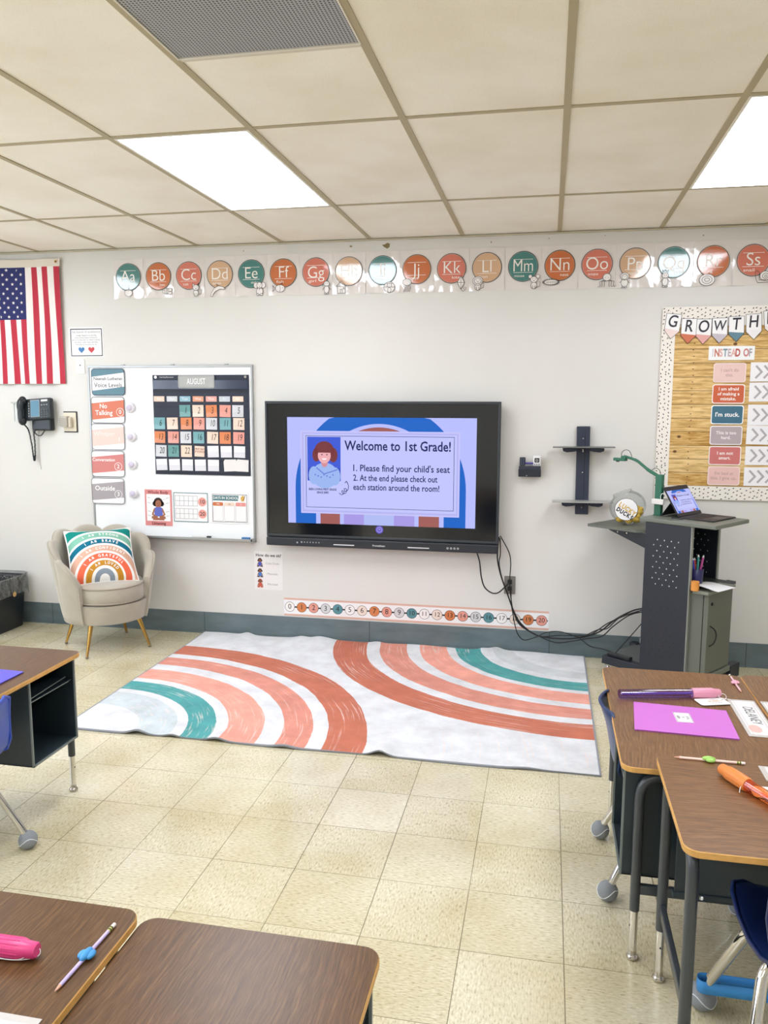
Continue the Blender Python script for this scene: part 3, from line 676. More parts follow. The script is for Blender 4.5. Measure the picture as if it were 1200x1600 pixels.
for k in range(21):
    x = -.855+k*.0853
    b.poly(circ(x, 0, .0355, 24), .0020, M_INK); b.poly(circ(x, 0, .033, 24), .0023, mat(nc[k], .35)); b.text(str(k), x, .001, .05 if k < 10 else .043, .0027, M_INK, .0)
    if k < 20: b.line([(x+.037, 0), (x+.049, 0)], .010, .002, M_INK)
for x, s_ in ((-.892, 1), (.893, -1)): b.poly([(x, 0.0), (x+.006*s_, -.006), (x+.006*s_, .006)][::s_], .002, M_INK)
tag(b.build('number_line', loc=(.143, 0, .222)), 'number line strip with colored circles from 0 to 20 just above the baseboard', 'number line')

# ---------------------------------------------------------------- alphabet cards
CT, CO, CP, CS = '#2f7f7a', '#d2681f', '#e0735a', '#dcae84'
LET = [('Aa', CT, 'acorn'), ('Bb', CO, 'bee'), ('Cc', CP, 'cat'), ('Dd', CS, 'dolphin'), ('Ee', CT, 'elephant'), ('Ff', CO, 'fish'), ('Gg', CP, 'girl'), ('Hh', CS, 'house'),
       ('Ii', CT, 'igloo'), ('Jj', CO, 'jellyfish'), ('Kk', CP, 'kite'), ('Ll', CS, 'lion'), ('Mm', CT, 'mouse'), ('Nn', CO, 'nest'), ('Oo', CP, 'octopus'), ('Pp', CS, 'penguin'), ('Qq', CT, 'queen'), ('Rr', CO, 'rug'), ('Ss', CP, 'snail')]
COLN = {CT: 'teal', CO: 'orange', CP: 'coral', CS: 'tan'}
def doodle(b, kind, x, z, d):
    k = mat('#2f2c2c', .5); wh = mat('#efe9e5', .3); lw = .0019
    def blob(cx, cz, r, rz=None, fill=True):
        nonlocal d
        d += .0005
        p = circ(x+cx, z+cz, r, 18, rz)
        if fill: b.poly(p, d, wh)
        b.outline(p, lw, d+.0004, k)
    def ln(*p): b.line([(x+a, z+c) for a, c in p], lw, d+.0006, k)
    def eyes(cz=.018, w_=.007):
        for q in (-1, 1): b.poly(circ(x+q*w_, z+cz, .0016, 6), d+.0006, k)
    if kind == 'acorn': blob(0, -.005, .022, .018); ln((-.024, .008), (.024, .008)); ln((0, .012), (.003, .022))
    elif kind == 'bee': blob(0, 0, .02, .015); blob(.022, .006, .012, .01); blob(.022, -.01, .011, .008); ln((-.006, -.013), (-.006, .013)); ln((.004, -.014), (.004, .014)); b.poly(circ(x-.013, z+.003, .002, 6), d+.0006, k)
    elif kind in ('cat', 'mouse', 'lion'):
        blob(0, -.014, .014, .016)
        if kind == 'lion': blob(0, .014, .024, .021)
        if kind == 'mouse': blob(-.018, .028, .009); blob(.018, .028, .009)
        if kind == 'cat': b.poly([(x-.018, z+.018), (x-.006, z+.027), (x-.017, z+.038)], d, wh); ln((-.018, .018), (-.017, .038), (-.006, .027)); ln((.018, .018), (.017, .038), (.006, .027))
        blob(0, .014, .017, .014); eyes(); ln((-.003, .010), (0, .008), (.003, .010)); ln((.014, -.022), (.028, -.018), (.030, 0), (.024, .004)); ln((-.006, -.028), (-.006, -.014)); ln((.006, -.028), (.006, -.014))
    elif kind == 'dolphin':
        p = [(-.038, -.030), (-.030, -.012), (-.014, .010), (.008, .020), (.03, .016), (.046, .006), (.034, .002), (.014, .004), (-.008, -.006), (-.022, -.022), (-.026, -.034)]
        q = [(x+a, z+c) for a, c in p]; b.poly(q[::-1], d, wh); b.outline(q, lw, d+.0004, k); ln((0, .019), (-.004, .03), (.01, .021))
    elif kind == 'elephant': blob(0, -.012, .018, .018); blob(-.02, .018, .012, .015); blob(.02, .018, .012, .015); blob(0, .018, .015, .015); eyes(.022); ln((0, .014), (.002, 0), (-.004, -.006)); blob(-.01, -.028, .006, .005); blob(.01, -.028, .006, .005)
    elif kind == 'fish': blob(0, 0, .025, .018); ln((-.024, 0), (-.04, .016), (-.036, 0), (-.04, -.015), (-.024, 0)); ln((-.002, -.015), (.002, 0), (-.002, .015)); ln((.0, .018), (.01, .027), (.015, .014)); b.poly(circ(x+.013, z+.004, .002, 6), d+.0006, k)
    elif kind in ('girl', 'queen', 'penguin'):
        blob(0, -.010, .013 if kind != 'penguin' else .016, .019); blob(0, .018, .014 if kind != 'penguin' else .02, .013 if kind != 'penguin' else .017)
        if kind == 'queen': ln((-.011, .03), (-.013, .043), (-.005, .035), (0, .045), (.005, .035), (.013, .043), (.011, .03))
        if kind == 'girl': ln((-.014, .024), (0, .033), (.014, .024)); ln((-.016, .02), (-.02, .005)); ln((.016, .02), (.02, .005))
        if kind == 'penguin': blob(0, .016, .013, .012)
        eyes(.019, .005); ln((-.012, 0), (-.022, -.012)); ln((.012, 0), (.022, -.012)); blob(-.006, -.031, .006, .003); blob(.006, -.031, .006, .003)
    elif kind == 'house': b.poly([(x-.02, z-.03), (x+.02, z-.03), (x+.02, z+.005), (x-.02, z+.005)], d, wh); ln((-.02, .005), (-.02, -.03), (.02, -.03), (.02, .005)); ln((-.026, .004), (0, .03), (.026, .004), (-.026, .004)); ln((-.005, -.03), (-.005, -.012), (.005, -.012), (.005, -.03)); ln((.01, -.01), (.016, -.01), (.016, -.003), (.01, -.003), (.01, -.01))
    elif kind == 'igloo': blob(0, -.006, .028, .026); ln((-.028, -.006), (.028, -.006)); ln((-.02, .012), (.02, .012)); blob(0, -.02, .009, .012); ln((-.01, -.006), (-.01, .012)); ln((.01, -.006), (.01, .012))
    elif kind == 'jellyfish': blob(0, .016, .022, .016); [ln((a, 0), (a+.004, -.014), (a-.003, -.03)) for a in (-.015, -.008, 0, .008, .015)]
    elif kind == 'kite': p = [(0, .04), (.018, .008), (0, -.024), (-.018, .008)]; q = [(x+a, z+c) for a, c in p]; b.poly(q[::-1], d, wh); b.outline(q, lw, d+.0004, k); ln((0, .04), (0, -.024)); ln((-.018, .008), (.018, .008)); ln((0, -.024), (.01, -.034), (.022, -.028)); blob(.02, -.02, .006, .004)
    elif kind == 'nest':
        blob(0, 0, .036, .013)
        for q in range(26): a = q*2*PI/26; ln((.030*math.cos(a), .010*math.sin(a)), (.041*math.cos(a+.1), .017*math.sin(a+.1)))
        for q in range(6): ln((-.02+q*.008, -.004), (-.016+q*.008, .003))
    elif kind == 'octopus':
        blob(0, .016, .018, .017); eyes(.014)
        for a in (-3, -2, -1, 1, 2, 3): ln((a*.005, .002), (a*.011, -.004), (a*.010, -.024), (a*.013, -.028))
    elif kind == 'rug': blob(0, -.006, .034, .026); blob(0, -.006, .022, .017); blob(0, -.006, .011, .008)
    elif kind == 'snail': blob(.008, .006, .022, .021); blob(.010, .005, .013, .012); blob(.011, .004, .005, .005); p = [(-.034, .012), (-.034, .024), (-.026, .03), (-.018, .022), (-.016, -.012), (.04, -.014), (.042, -.022), (-.022, -.024), (-.03, -.01)]; b.outline([(x+a, z+c) for a, c in p], lw, d+.0006, k)
for k, (s_, c, wd) in enumerate(LET):
    x = -1.83+.2207*k
    t = thing('alphabet_card', 'laminated %s circle alphabet card with letters %s and a drawing' % (COLN[c], s_), 'card', (x, 0, 2.318-.0006*k), (0, random.uniform(-.004, .004), 0), 'alphabet cards above the display')
    b = MB(); top = .262; wv = random.uniform(0, 6)
    nu = 10
    b.grid(lambda u, v: (-.1095+.219*u, -.003-.0022*math.sin(u*6.0+wv)*math.sin(v*4+wv)-.0012*math.sin(u*17+v*9+wv), top*v), nu, 8, M_LAM)
    b.build('laminate', t)
    b = MB(); cx, cz = 0, .142; R_ = .092; wt = mat('#f4eee6', .25); dk = mat('#3b3232', .4)
    pm = mat(c, .08, spec=.95, bump=.03, bscale=14)
    b.poly(circ(cx, cz, R_, 40), .0065, dk); b.poly(circ(cx, cz, R_-.004, 40), .0069, mat(COLN[c] and {'teal': '#6f9f98', 'orange': '#c88a5a', 'coral': '#d79a88', 'tan': '#cdb294'}[COLN[c]], .2)); b.poly(circ(cx, cz, R_-.0075, 40), .0073, pm)
    b.line([(cx-.058, cz+.042), (cx+.058, cz+.042)], .0025, .0078, wt); b.line([(cx-.058, cz-.036), (cx+.058, cz-.036)], .0025, .0078, wt)
    b.text(s_, cx, cz+.002 if s_[1] not in 'gpqj' else cz-.005, .105, .0082, wt, -.006, sx=.95 if s_ != 'Mm' else .8)
    b.text(wd, cx+(.028 if k % 3 == 1 else -.022), cz-.056, .024, .0078, wt, .0, fit=min(.06, .0125*len(wd)))
    dd = MB(); doodle(dd, wd, 0, 0, .0088); dx_ = {'acorn': 0, 'bee': .055, 'cat': .05, 'dolphin': -.02, 'elephant': .058, 'fish': -.022, 'girl': .072, 'house': -.05, 'igloo': .045, 'jellyfish': -.062, 'kite': .06, 'lion': -.055, 'mouse': .068, 'nest': -.05, 'octopus': .06, 'penguin': -.058, 'queen': -.045, 'rug': -.03, 'snail': .058}[wd]
    Ms = TR(dx_, 0, cz-.098) @ Matrix.Diagonal((1.28, 1, 1.28, 1))
    for q, i_, sm_ in zip(dd.f, dd.mi, dd.sm): b.add([dd.v[j] for j in q], [tuple(range(len(q)))], dd.mats[i_], sm_, Ms)
    b.build('print', t)

# ---------------------------------------------------------------- the slide (drawn once for the display and once for the laptop)
def slide(b, Wd, cx, cz, d, k=1.0, M=None):
    """lit picture: Wd metres wide, centre cx,cz; coordinates below are in a 1245 x 700 frame"""
    s = Wd/1.245; e = .0003*k; st = 1.0
    E_ = lambda h: mat(h, .3, emit=st)
    P = lambda pts: [(cx+(x-.6225)*s, cz+(z-.35)*s) for x, z in pts]
    def clip(pts):
        return [(min(max(x, 0), 1.245), min(max(z, 0), .70)) for x, z in pts]
    b.poly(P([(0, 0), (1.245, 0), (1.245, .7), (0, .7)]), d, E_('#b9bfff'), M)
    def arch(ro, ri, col, lv, zc=.235, ky=1.0):
        n = 40; out = [(.618+ro*math.cos(PI*i/n), zc+ro*ky*math.sin(PI*i/n)) for i in range(n+1)]
        inn = [(.618+ri*math.cos(PI*i/n), zc+ri*ky*math.sin(PI*i/n)) for i in range(n+1)]
        out = [(.618+ro, 0)]+out+[(.618-ro, 0)]; inn = [(.618+ri, 0)]+inn+[(.618-ri, 0)]
        vs = []; fs = []
        for i in range(len(out)-1):
            q = clip([out[i], out[i+1], inn[i+1], inn[i]]); j = len(vs); vs += [(a[0], -(d+e*lv), a[1]) for a in P(q)]; fs.append((j, j+1, j+2, j+3))
        b.add(vs, fs, E_(col), False, M)
    arch(.565, .425, '#1e66c8', 1); arch(.395, .262, '#a2605c', 1, ky=1.02); arch(.235, .10, '#a99be6', 1); arch(.10, .0, '#b2bdf5', 1)
    def R(x0_, x1_, z0_, z1_, c, lv): b.poly(P([(x0_, z0_), (x1_, z0_), (x1_, z1_), (x0_, z1_)]), d+e*lv, E_(c), M)
    R(.090, 1.142, .068, .612, '#c7c6fb', 2); R(.100, 1.132, .078, .602, '#b8b6f2', 2.5); R(.112, 1.122, .090, .592, '#c3c6ff', 3)
    for q in ((.126, 1.106, .578, .581), (.126, 1.106, .108, .111), (.126, .129, .108, .581), (1.103, 1.106, .108, .581)): R(*q, '#17255c', 4)
    # portrait
    R(.137, .362, .285, .573, '#3f5cd8', 4); R(.137, .362, .285, .37, '#3550c6', 4.2)
    c = lambda x, z, r, rz=None, n=20: P(circ(x, z, r, n, rz))
    b.poly(c(.255, .32, .09, .085), d+e*5, E_('#9db8f2'), M); R(.155, .352, .285, .33, '#9db8f2', 5.2); b.poly(c(.18, .32, .035, .06), d+e*5, E_('#9db8f2'), M); b.poly(c(.325, .315, .035, .06), d+e*5, E_('#9db8f2'), M)
    hr = E_('#7a3a3e')
    b.poly(c(.252, .485, .066, .06), d+e*5.5, hr, M); b.poly(c(.198, .455, .027, .045), d+e*5.5, hr, M); b.poly(c(.312, .455, .030, .048), d+e*5.5, hr, M)
    b.poly(c(.253, .405, .022, .03), d+e*6, E_('#d58f9a'), M); b.poly(c(.252, .452, .044, .052), d+e*7, E_('#efb0b6'), M)
    b.poly([q for q in P([(.208, .47), (.298, .47), (.30, .50), (.275, .522), (.23, .522), (.206, .50)])], d+e*8, hr, M)
    for x in (.236, .27): b.poly(c(x, .457, .005, .004, 8), d+e*9, E_('#2a2040'), M)
    b.poly(P([(.234, .432), (.243, .424), (.262, .424), (.271, .432)]), d+e*9, E_('#ffffff'), M)
    b.line(P([(.20, .37), (.25, .33), (.34, .36)]), .008*s, d+e*9, E_('#6f86d8'), M)
    for q in range(7): b.poly(c(.19+.02*q, .325-.008*(q % 3), .006, None, 8), d+e*9, E_('#6f86d8'), M)
    ink = E_('#1d2860')
    def tx(t_, x, x2, z, sz, bold=.0): b.text(t_, cx+(x-.6225)*s, cz+(z-.35)*s, sz*s, d+e*5, ink, bold, 0, 1, 'L', M, fit=(x2-x)*s)
    tx('Welcome to 1st Grade!', .388, 1.083, .516, .088, .018)
    tx('1. Please find your child\'s seat', .447, 1.079, .372, .061, .014); tx('2. At the end please check out', .447, 1.0, .308, .058, .014); tx('each station around the room!', .447, 1.013, .248, .058, .014)
    tx('BEEN LOVING FIRST GRADE', .145, .333, .228, .0195, .03); tx('SINCE 2005!', .20, .28, .207, .0195, .03)
    b.line([(q.x, q.y) for q in bez([(x, z, 0) for x, z in P([(.352, .206), (.372, .196), (.386, .215), (.370, .222), (.376, .205), (.396, .208), (.402, .232), (.386, .236), (.391, .220), (.410, .228), (.414, .258), (.400, .286)])], 5)]+P([(.391, .274), (.400, .286), (.408, .276)]), .004*s, d+e*5, ink, M)

# ---------------------------------------------------------------- interactive display
def display():
    CX, BZ = -.063, .668; D = .1
    t = thing('interactive_display', 'large black wall mounted interactive display showing a Welcome to 1st Grade slide', 'display', (CX, 0, BZ))
    W2 = .773; fm = mat('#2b3138', .35, spec=.6); gl = mat('#101218', .09, spec=.7)
    b = MB(); b.box(-W2+.01, W2-.01, -D+.022, -.03, .04, .95, mat('#1d2126', .5), .01); b.build('housing', t)
    b = MB(); b.box(-.25, .25, -.03, -.0005, .2, .75, mat('#2a2d31', .5)); b.build('wall_bracket', t)
    b = MB()
    for q in ((-W2, W2, .942, .960), (-W2, -W2+.016, .07, .95), (W2-.016, W2, .07, .95), (-W2, W2, .06, .078)): b.box(q[0], q[1], -D, -D+.03, q[2], q[3], fm, .004)
    b.build('frame', t)
    MB().box(-W2+.014, W2-.014, -D+.008, -D+.025, .07, .945, gl).build('screen_glass', t)
    b = MB(); slide(b, 1.245, .001, .506, D-.0078); b.build('slide_picture', t)
    b = MB(); b.poly(circ(0, .128, .026, 28), D-.0075, mat('#6f5fe0', .4, emit=.8)); b.ring(0, .128, .015, .018, D-.0070, mat('#d9d4ff', .4, emit=.8)); b.text('=', 0, .129, .03, D-.0070, mat('#d9d4ff', .4, emit=.8)); b.build('menu_button', t)
    bar = MB(); bar.box(-W2, W2, -D-.012, -D+.03, .0, .058, mat('#262b33', .4), .008, seg=3); ob = bar.build('control_bar', t)
    M2 = mat('#e4e6e8', .4)
    b = MB(); b.text('Promethean', .0, .024, .017, D+.0125, M2, .015); b.build('logo', ob)
    for x in (-.235, .262):
        b = MB(); b.box(x-.07, x+.07, -D-.0145, -D-.012, .018, .024, M2); b.build('pen_rest', ob)
    for k in range(8):
        MB().poly(circ(-.545+.02*k+(0 if k else -.01), .030 if k else .026, .0042 if k > 1 else .006, 10), D+.0125, mat('#a9adb2', .4)).build('port', ob)
    for k in range(4): MB().ring(.452+.022*k, .026, .004, .0065, D+.0125, M2, n=14).build('control_icon', ob)
display()

# ---------------------------------------------------------------- outlet and cables
t = thing('wall_outlet', 'steel wall outlet plate with two black plugs below the display corner', 'outlet', (.785, 0, .448))
b = MB(); b.slab(rrect(0, 0, .072, .118, .004), 0, .005, mat('#8a8883', .35, .6)); b.build('plate', t)
for z in (.024, -.02): b = MB(); b.box(-.014, .014, -.03, -.0051, z-.014, z+.014, M_BLACK, .004); b.build('plug', t)
YC = -.045
def cable(name, pts, r, label, grp='black cables between the display and the cart'):
    P = [(p[0], p[2] if len(p) > 2 else YC, p[1]) for p in pts]; o = P[0]
    b = MB(); b.tube([Vector(q)-Vector(o) for q in bez(P, 6)], r, M_CABLE, 7)
    return tag(b.build(name, loc=o), label, 'cable', grp)
cable('power_cable', [(.571, .664, -.05), (.590, .60), (.602, .507), (.625, .436), (.671, .40), (.712, .402), (.752, .438), (.783, .470, -.036)], .0045, 'black power cable looping from under the display up to the wall outlet')
cable('display_cable', [(.712, .77, -.05), (.703, .64), (.726, .525), (.769, .409), (.817, .284), (.868, .202), (.964, .136), (1.094, .122), (1.233, .135), (1.35, .189, -.08), (1.444, .29, -.13), (1.538, .366, -.19), (1.60, .40, -.25)], .0048, 'thickest black cable of the bundle sagging from display side to the cart')
cable('display_cable', [(.718, .76, -.04), (.722, .66), (.716, .59), (.745, .47), (.788, .36), (.83, .25), (.89, .175), (.99, .13), (1.10, .142), (1.21, .148), (1.30, .17, -.08), (1.40, .26, -.12), (1.50, .335, -.19), (1.60, .395, -.26)], .0036, 'thin cable of the bundle crossing over the number 18 circle, sagging to the cart')
cable('display_cable', [(.718, .775, -.04), (.775, .674), (.789, .599), (.786, .50), (.792, .40), (.815, .28), (.86, .195), (.95, .145), (1.08, .095), (1.19, .11), (1.28, .14, -.07), (1.37, .17, -.1), (1.43, .25, -.15), (1.52, .34, -.2), (1.60, .385, -.27)], .0036, 'cable bowing right of the outlet and lowest under the bundle toward the cart')
cable('display_cable', [(.795, .42, -.038), (.80, .33), (.815, .25), (.827, .19), (.849, .13), (.891, .098), (.972, .128), (1.02, .155), (1.093, .168), (1.16, .158), (1.24, .14), (1.34, .205, -.09), (1.40, .225, -.11), (1.47, .31, -.15), (1.59, .39, -.25)], .0034, 'cable hanging from the outlet with a low kink over the baseboard below 19')
cable('floor_cable', [(1.235, .135, -.05), (1.30, .10, -.10), (1.36, .125, -.22), (1.405, .135, -.30)], .0036, 'short cable dropping from the bundle to the cart foot')
cable('cart_cable', [(1.61, .36, -.30), (1.53, .25, -.30), (1.46, .17, -.33), (1.425, .133, -.345)], .003, 'thin cable slanting from the cart column down to its foot')

# ---------------------------------------------------------------- remote holder and shelf bracket
t = thing('remote_holder', 'small black wall caddy holding two remotes, right of the display', 'holder', (.893, 0, 1.159))
b = MB(); b.box(-.068, .068, -.05, -.0005, 0, .066, M_NAVY and mat('#262d3c', .5), .004); b.box(-.07, .07, -.052, -.045, 0, .05, mat('#1b2130', .5), .003); b.slab(circ(-.018, .008, .003, 8), .052, .053, M_CHROME); b.build('caddy_box', t)
t = thing('remote_control', 'black remote control in the left of the small wall caddy', 'remote', (.847, -.035, 1.228))
MB().box(-.018, .018, -.009, .009, 0, .054, mat('#22283a', .4), .005).build('body', t)
b = MB()
for i in range(4):
    for j in range(2): b.slab(circ(-.007+.014*j, .01+.011*i, .003, 8), .0092, .0105, mat('#5c6686', .5))
b.build('buttons', t)
t = thing('remote_control', 'white remote control standing at the right of the small wall caddy', 'remote', (.936, -.035, 1.228))
MB().box(-.023, .023, -.009, .009, -.0, .064, mat('#e5e3e6', .4), .005).build('body', t)
b = MB(); b.slab(rrect(0, .036, .03, .028, .005), .0092, .0105, M_BLACK); b.ring(0, .036, .005, .008, .011, mat('#c9c9cf', .4), n=12)
for i in range(3): b.slab(rect(-.013+.013*i, .010, .008, .01), .0092, .0108, mat('#8a8a94', .5))
b.build('buttons', t)
t = thing('pen_clip', 'purple pen lying across the top of the black remote caddy', 'pen', (.89, -.04, 1.232))
MB().tube([(-.026, 0, .012), (.024, 0, .012)], .006, mat('#4a3f9c', .4), 8).build('barrel', t)
def bracket():
    t = thing('wall_bracket_shelf', 'tall dark wall bracket with two narrow glass shelves', 'shelf', (1.22, 0, .928), (0, -.01, 0))
    nv = mat('#2a3247', .5); b = MB(); b.box(-.04, .04, -.03, -.0005, 0, .55, nv, .003); b.box(.008, .012, -.0312, -.029, .03, .53, mat('#141a28', .5))
    for z in (.475, .265, .085, .045, .405, .395): b.slab(circ(-.001, z, .0035, 8), .03, .032, M_CHROME)
    b.build('column', t)
    for z, w_, c in ((.422, .185, '#6d6f6c'), (.085, .182, '#a7a8a3')):
        s_ = MB(); s_.box(-w_, w_, -.14, -.031, z, z+.006, mat(c, .3)); so = s_.build('shelf', t)
        b = MB()
        for q in (-1, 1):
            b2 = [(q*.035, z-.003), (q*.09, z-.003), (q*.125, z-.006), (q*.122, z-.022), (q*.10, z-.03), (q*.06, z-.026), (q*.035, z-.02)]
            b = MB(); b.slab(b2 if q < 0 else b2[::-1], .02, .09, nv); b.build('support_arm', so)
bracket()

# ---------------------------------------------------------------- bulletin board
def board():
    X0_, X1_, Z0_, Z1_ = 1.650, 3.25, 1.04, 2.178
    cx = (X0_+X1_)/2; t = thing('bulletin_board', 'bulletin board with wood plank paper and black dashed white border', 'bulletin board', (cx, 0, Z0_))
    w2 = (X1_-X0_)/2; h = Z1_-Z0_
    b = MB(); b.box(-w2+.01, w2-.01, -.012, -.0005, .01, h-.01, wood_backing())
    kn = mat('#5a3b17', .7); r = random.Random(3)
    for x in (.16-w2+.0, 1.0-w2):
        for k in range(26): b.poly(circ(x+.03+r.uniform(-.004, .004), .10+k*.038, .0045, 7, .003), .0125, kn)
    for x, z in ((.13-w2, .38), (.11-w2, .29), (.66-w2, .85), (.42-w2, .93)): b.poly(circ(x, z, .012, 12, .009), .0125, mat('#8a5c24', .7)); b.poly(circ(x, z, .006, 10, .004), .0128, kn)
    b.build('backing', t)
    for name_, q in (('left', (-w2, -w2+.078, 0, h)), ('bottom', (-w2, w2, 0, .082)), ('top', (-w2, w2, h-.10, h+.012)), ('right', (w2-.078, w2, 0, h))):
        b = MB(); dd = {'left': .0148, 'bottom': .0142, 'top': .0154, 'right': .0148}[name_]
        b.slab([(q[0], q[2]), (q[1], q[2]), (q[1], q[3]), (q[0], q[3])], .012, dd, mat('#f3ece2', .5))
        step = .0235; nx = int((q[1]-q[0])/step); nz = int((q[3]-q[2])/step)
        for i in range(nx+1):
            for j in range(nz+1):
                x = q[0]+.010+i*step+r.uniform(-.006, .006); z = q[2]+.010+j*step+(step/2 if i % 2 else 0)+r.uniform(-.006, .006)
                if x > q[1]-.007 or z > q[3]-.007: continue
                a = r.choice((.5, .9, .3)) if name_ in ('top', 'bottom') else r.choice((2.2, 2.0, 1.1)); l_ = .0055; c_, s_ = math.cos(a), math.sin(a); wv = .0026
                b.poly([(x+c_*l_*u-s_*wv*v, z+s_*l_*u+c_*wv*v) for u, v in ((-1, -.4), (-.5, -1), (.6, -1), (1, .3), (.5, 1), (-.7, 1))], dd+.0004, M_INK)
        b.build('border', t)
board()
BY = .0165
for k, (ch, x, z, c, rt_) in enumerate((('G', 1.712, 2.118, '#f3dcd6', .18), ('R', 1.803, 2.098, '#dd6b3c', .04), ('O', 1.888, 2.094, '#eba6a0', .02), ('W', 1.977, 2.098, '#c9bfc9', -.02), ('T', 2.069, 2.106, '#5b8798', -.05), ('H', 2.164, 2.118, '#f1eef0', -.08), ('M', 2.262, 2.138, '#efe3e0', -.18))):
    b = MB(); pw, ph = .043, .062
    P = [(-pw, -ph+.012), (0, -ph-.035), (pw, -ph+.012), (pw, ph-.012), (-pw, ph-.012)]
    b.slab(P, 0, .0014, mat('#f6f4f5', .4)); zc = -.040
    b.poly([(-pw, -ph+.012), (0, -ph-.035), (pw, -ph+.012), (pw, zc-.006), (-pw, zc+.002)], .0018, mat(c, .4))
    b.outline(P, .0022, .0022, M_INK)
    b.text(ch, 0, .004, .098 if ch != 'W' else .082, .0026, mat('#2b2836', .5), .012, sx=.8, shear=.08)
    tag(b.build('pennant', loc=(x, -BY-.001*(k % 2), z-(.018 if k == 0 else .027)), rot=(0, rt_*.6, 0)), 'white paper pennant with black letter %s at the top of the bulletin board' % ch, 'pennant', 'letter pennants on the bulletin board')
b = MB(); b.slab(rect(0, 0, .256, .082), 0, .0014, M_WHITE); cs = ('#d8d3d6', '#d3795a', '#e5aca6', '#7d93a3', '#c9b2b8', '#eeb8b0', '#c9584a', '', '#d98282', '#a8a6ac')
for k, ch in enumerate('INSTEAD OF'):
    if ch != ' ': b.text(ch, -.105+.0232*k, 0, .062, .0019, mat(cs[k], .5), .035, sx=.62)
tag(b.build('header_card', loc=(2.051, -BY, 1.917)), 'white card with colored capitals reading INSTEAD OF on the bulletin board', 'card')
ph_ = [("I can't do\nthis.", '#f3cdc6', '#fdf6f3', 'pale pink'), ("I am afraid\nof making a\nmistake.", '#dc6438', '#fdf3ee', 'orange'), ("I'm stuck.", '#41748c', '#fbfbfb', 'teal blue'), ("This is too\nhard.", '#b9a8ad', '#f2ecec', 'mauve grey'), ("I am not\nsmart.", '#db7672', '#fdf3ee', 'coral'), ("I'm bad at\nthis. I give up.", '#f2c4bc', '#fbf1ee', 'light pink, lowest')]
for k, (s_, c, tc_, nm) in enumerate(ph_):
    z = (1.802, 1.677, 1.554, 1.431, 1.309, 1.187)[k]; b = MB()
    b.slab(rrect(0, 0, .183, .114, .014), 0, .0014, mat(tc_ if k in (1, 2, 3, 4) else '#f7dcd5', .3)); b.poly(rrect(0, 0, .172, .103, .011), .0018, mat(c, .2, spec=.5))
    tm = mat(tc_, .4) if k not in (0, 5) else mat('#c9a29c', .5)
    ls = s_.split('\n')
    for i, l in enumerate(ls): b.text(l, 0, ((len(ls)-1)/2-i)*.029, .027 if k != 2 else .036, .0023, tm, .018)
    tag(b.build('phrase_card', loc=(2.047, -BY, z)), '%s rounded phrase card reading %s' % (nm, s_.replace('\n', ' ').rstrip('.')), 'card', 'phrase cards on the bulletin board')
nb = ('I can\'t do this', 'afraid of making a mistake', 'stuck', 'too hard', 'not smart', 'lowest light pink')
for k in range(6):
    z = (1.806, 1.689, 1.554, 1.434, 1.312, 1.187)[k]; b = MB(); b.slab(rect(0, 0, .24, .112 if k != 2 else .122), 0, .0014, mat('#f3f1f4', .4)); g_ = mat('#b5adb3', .5)
    for i in range(4): x = -.07+i*.046; b.line([(x-.018, .034), (x+.012, 0), (x-.018, -.034)], .012, .0019, g_)
    tag(b.build('arrow_card', loc=(2.282, -BY, z), rot=(0, random.uniform(-.015, .015), 0)), 'white card with grey chevrons right of the %s card' % nb[k], 'card', 'chevron cards on the bulletin board')

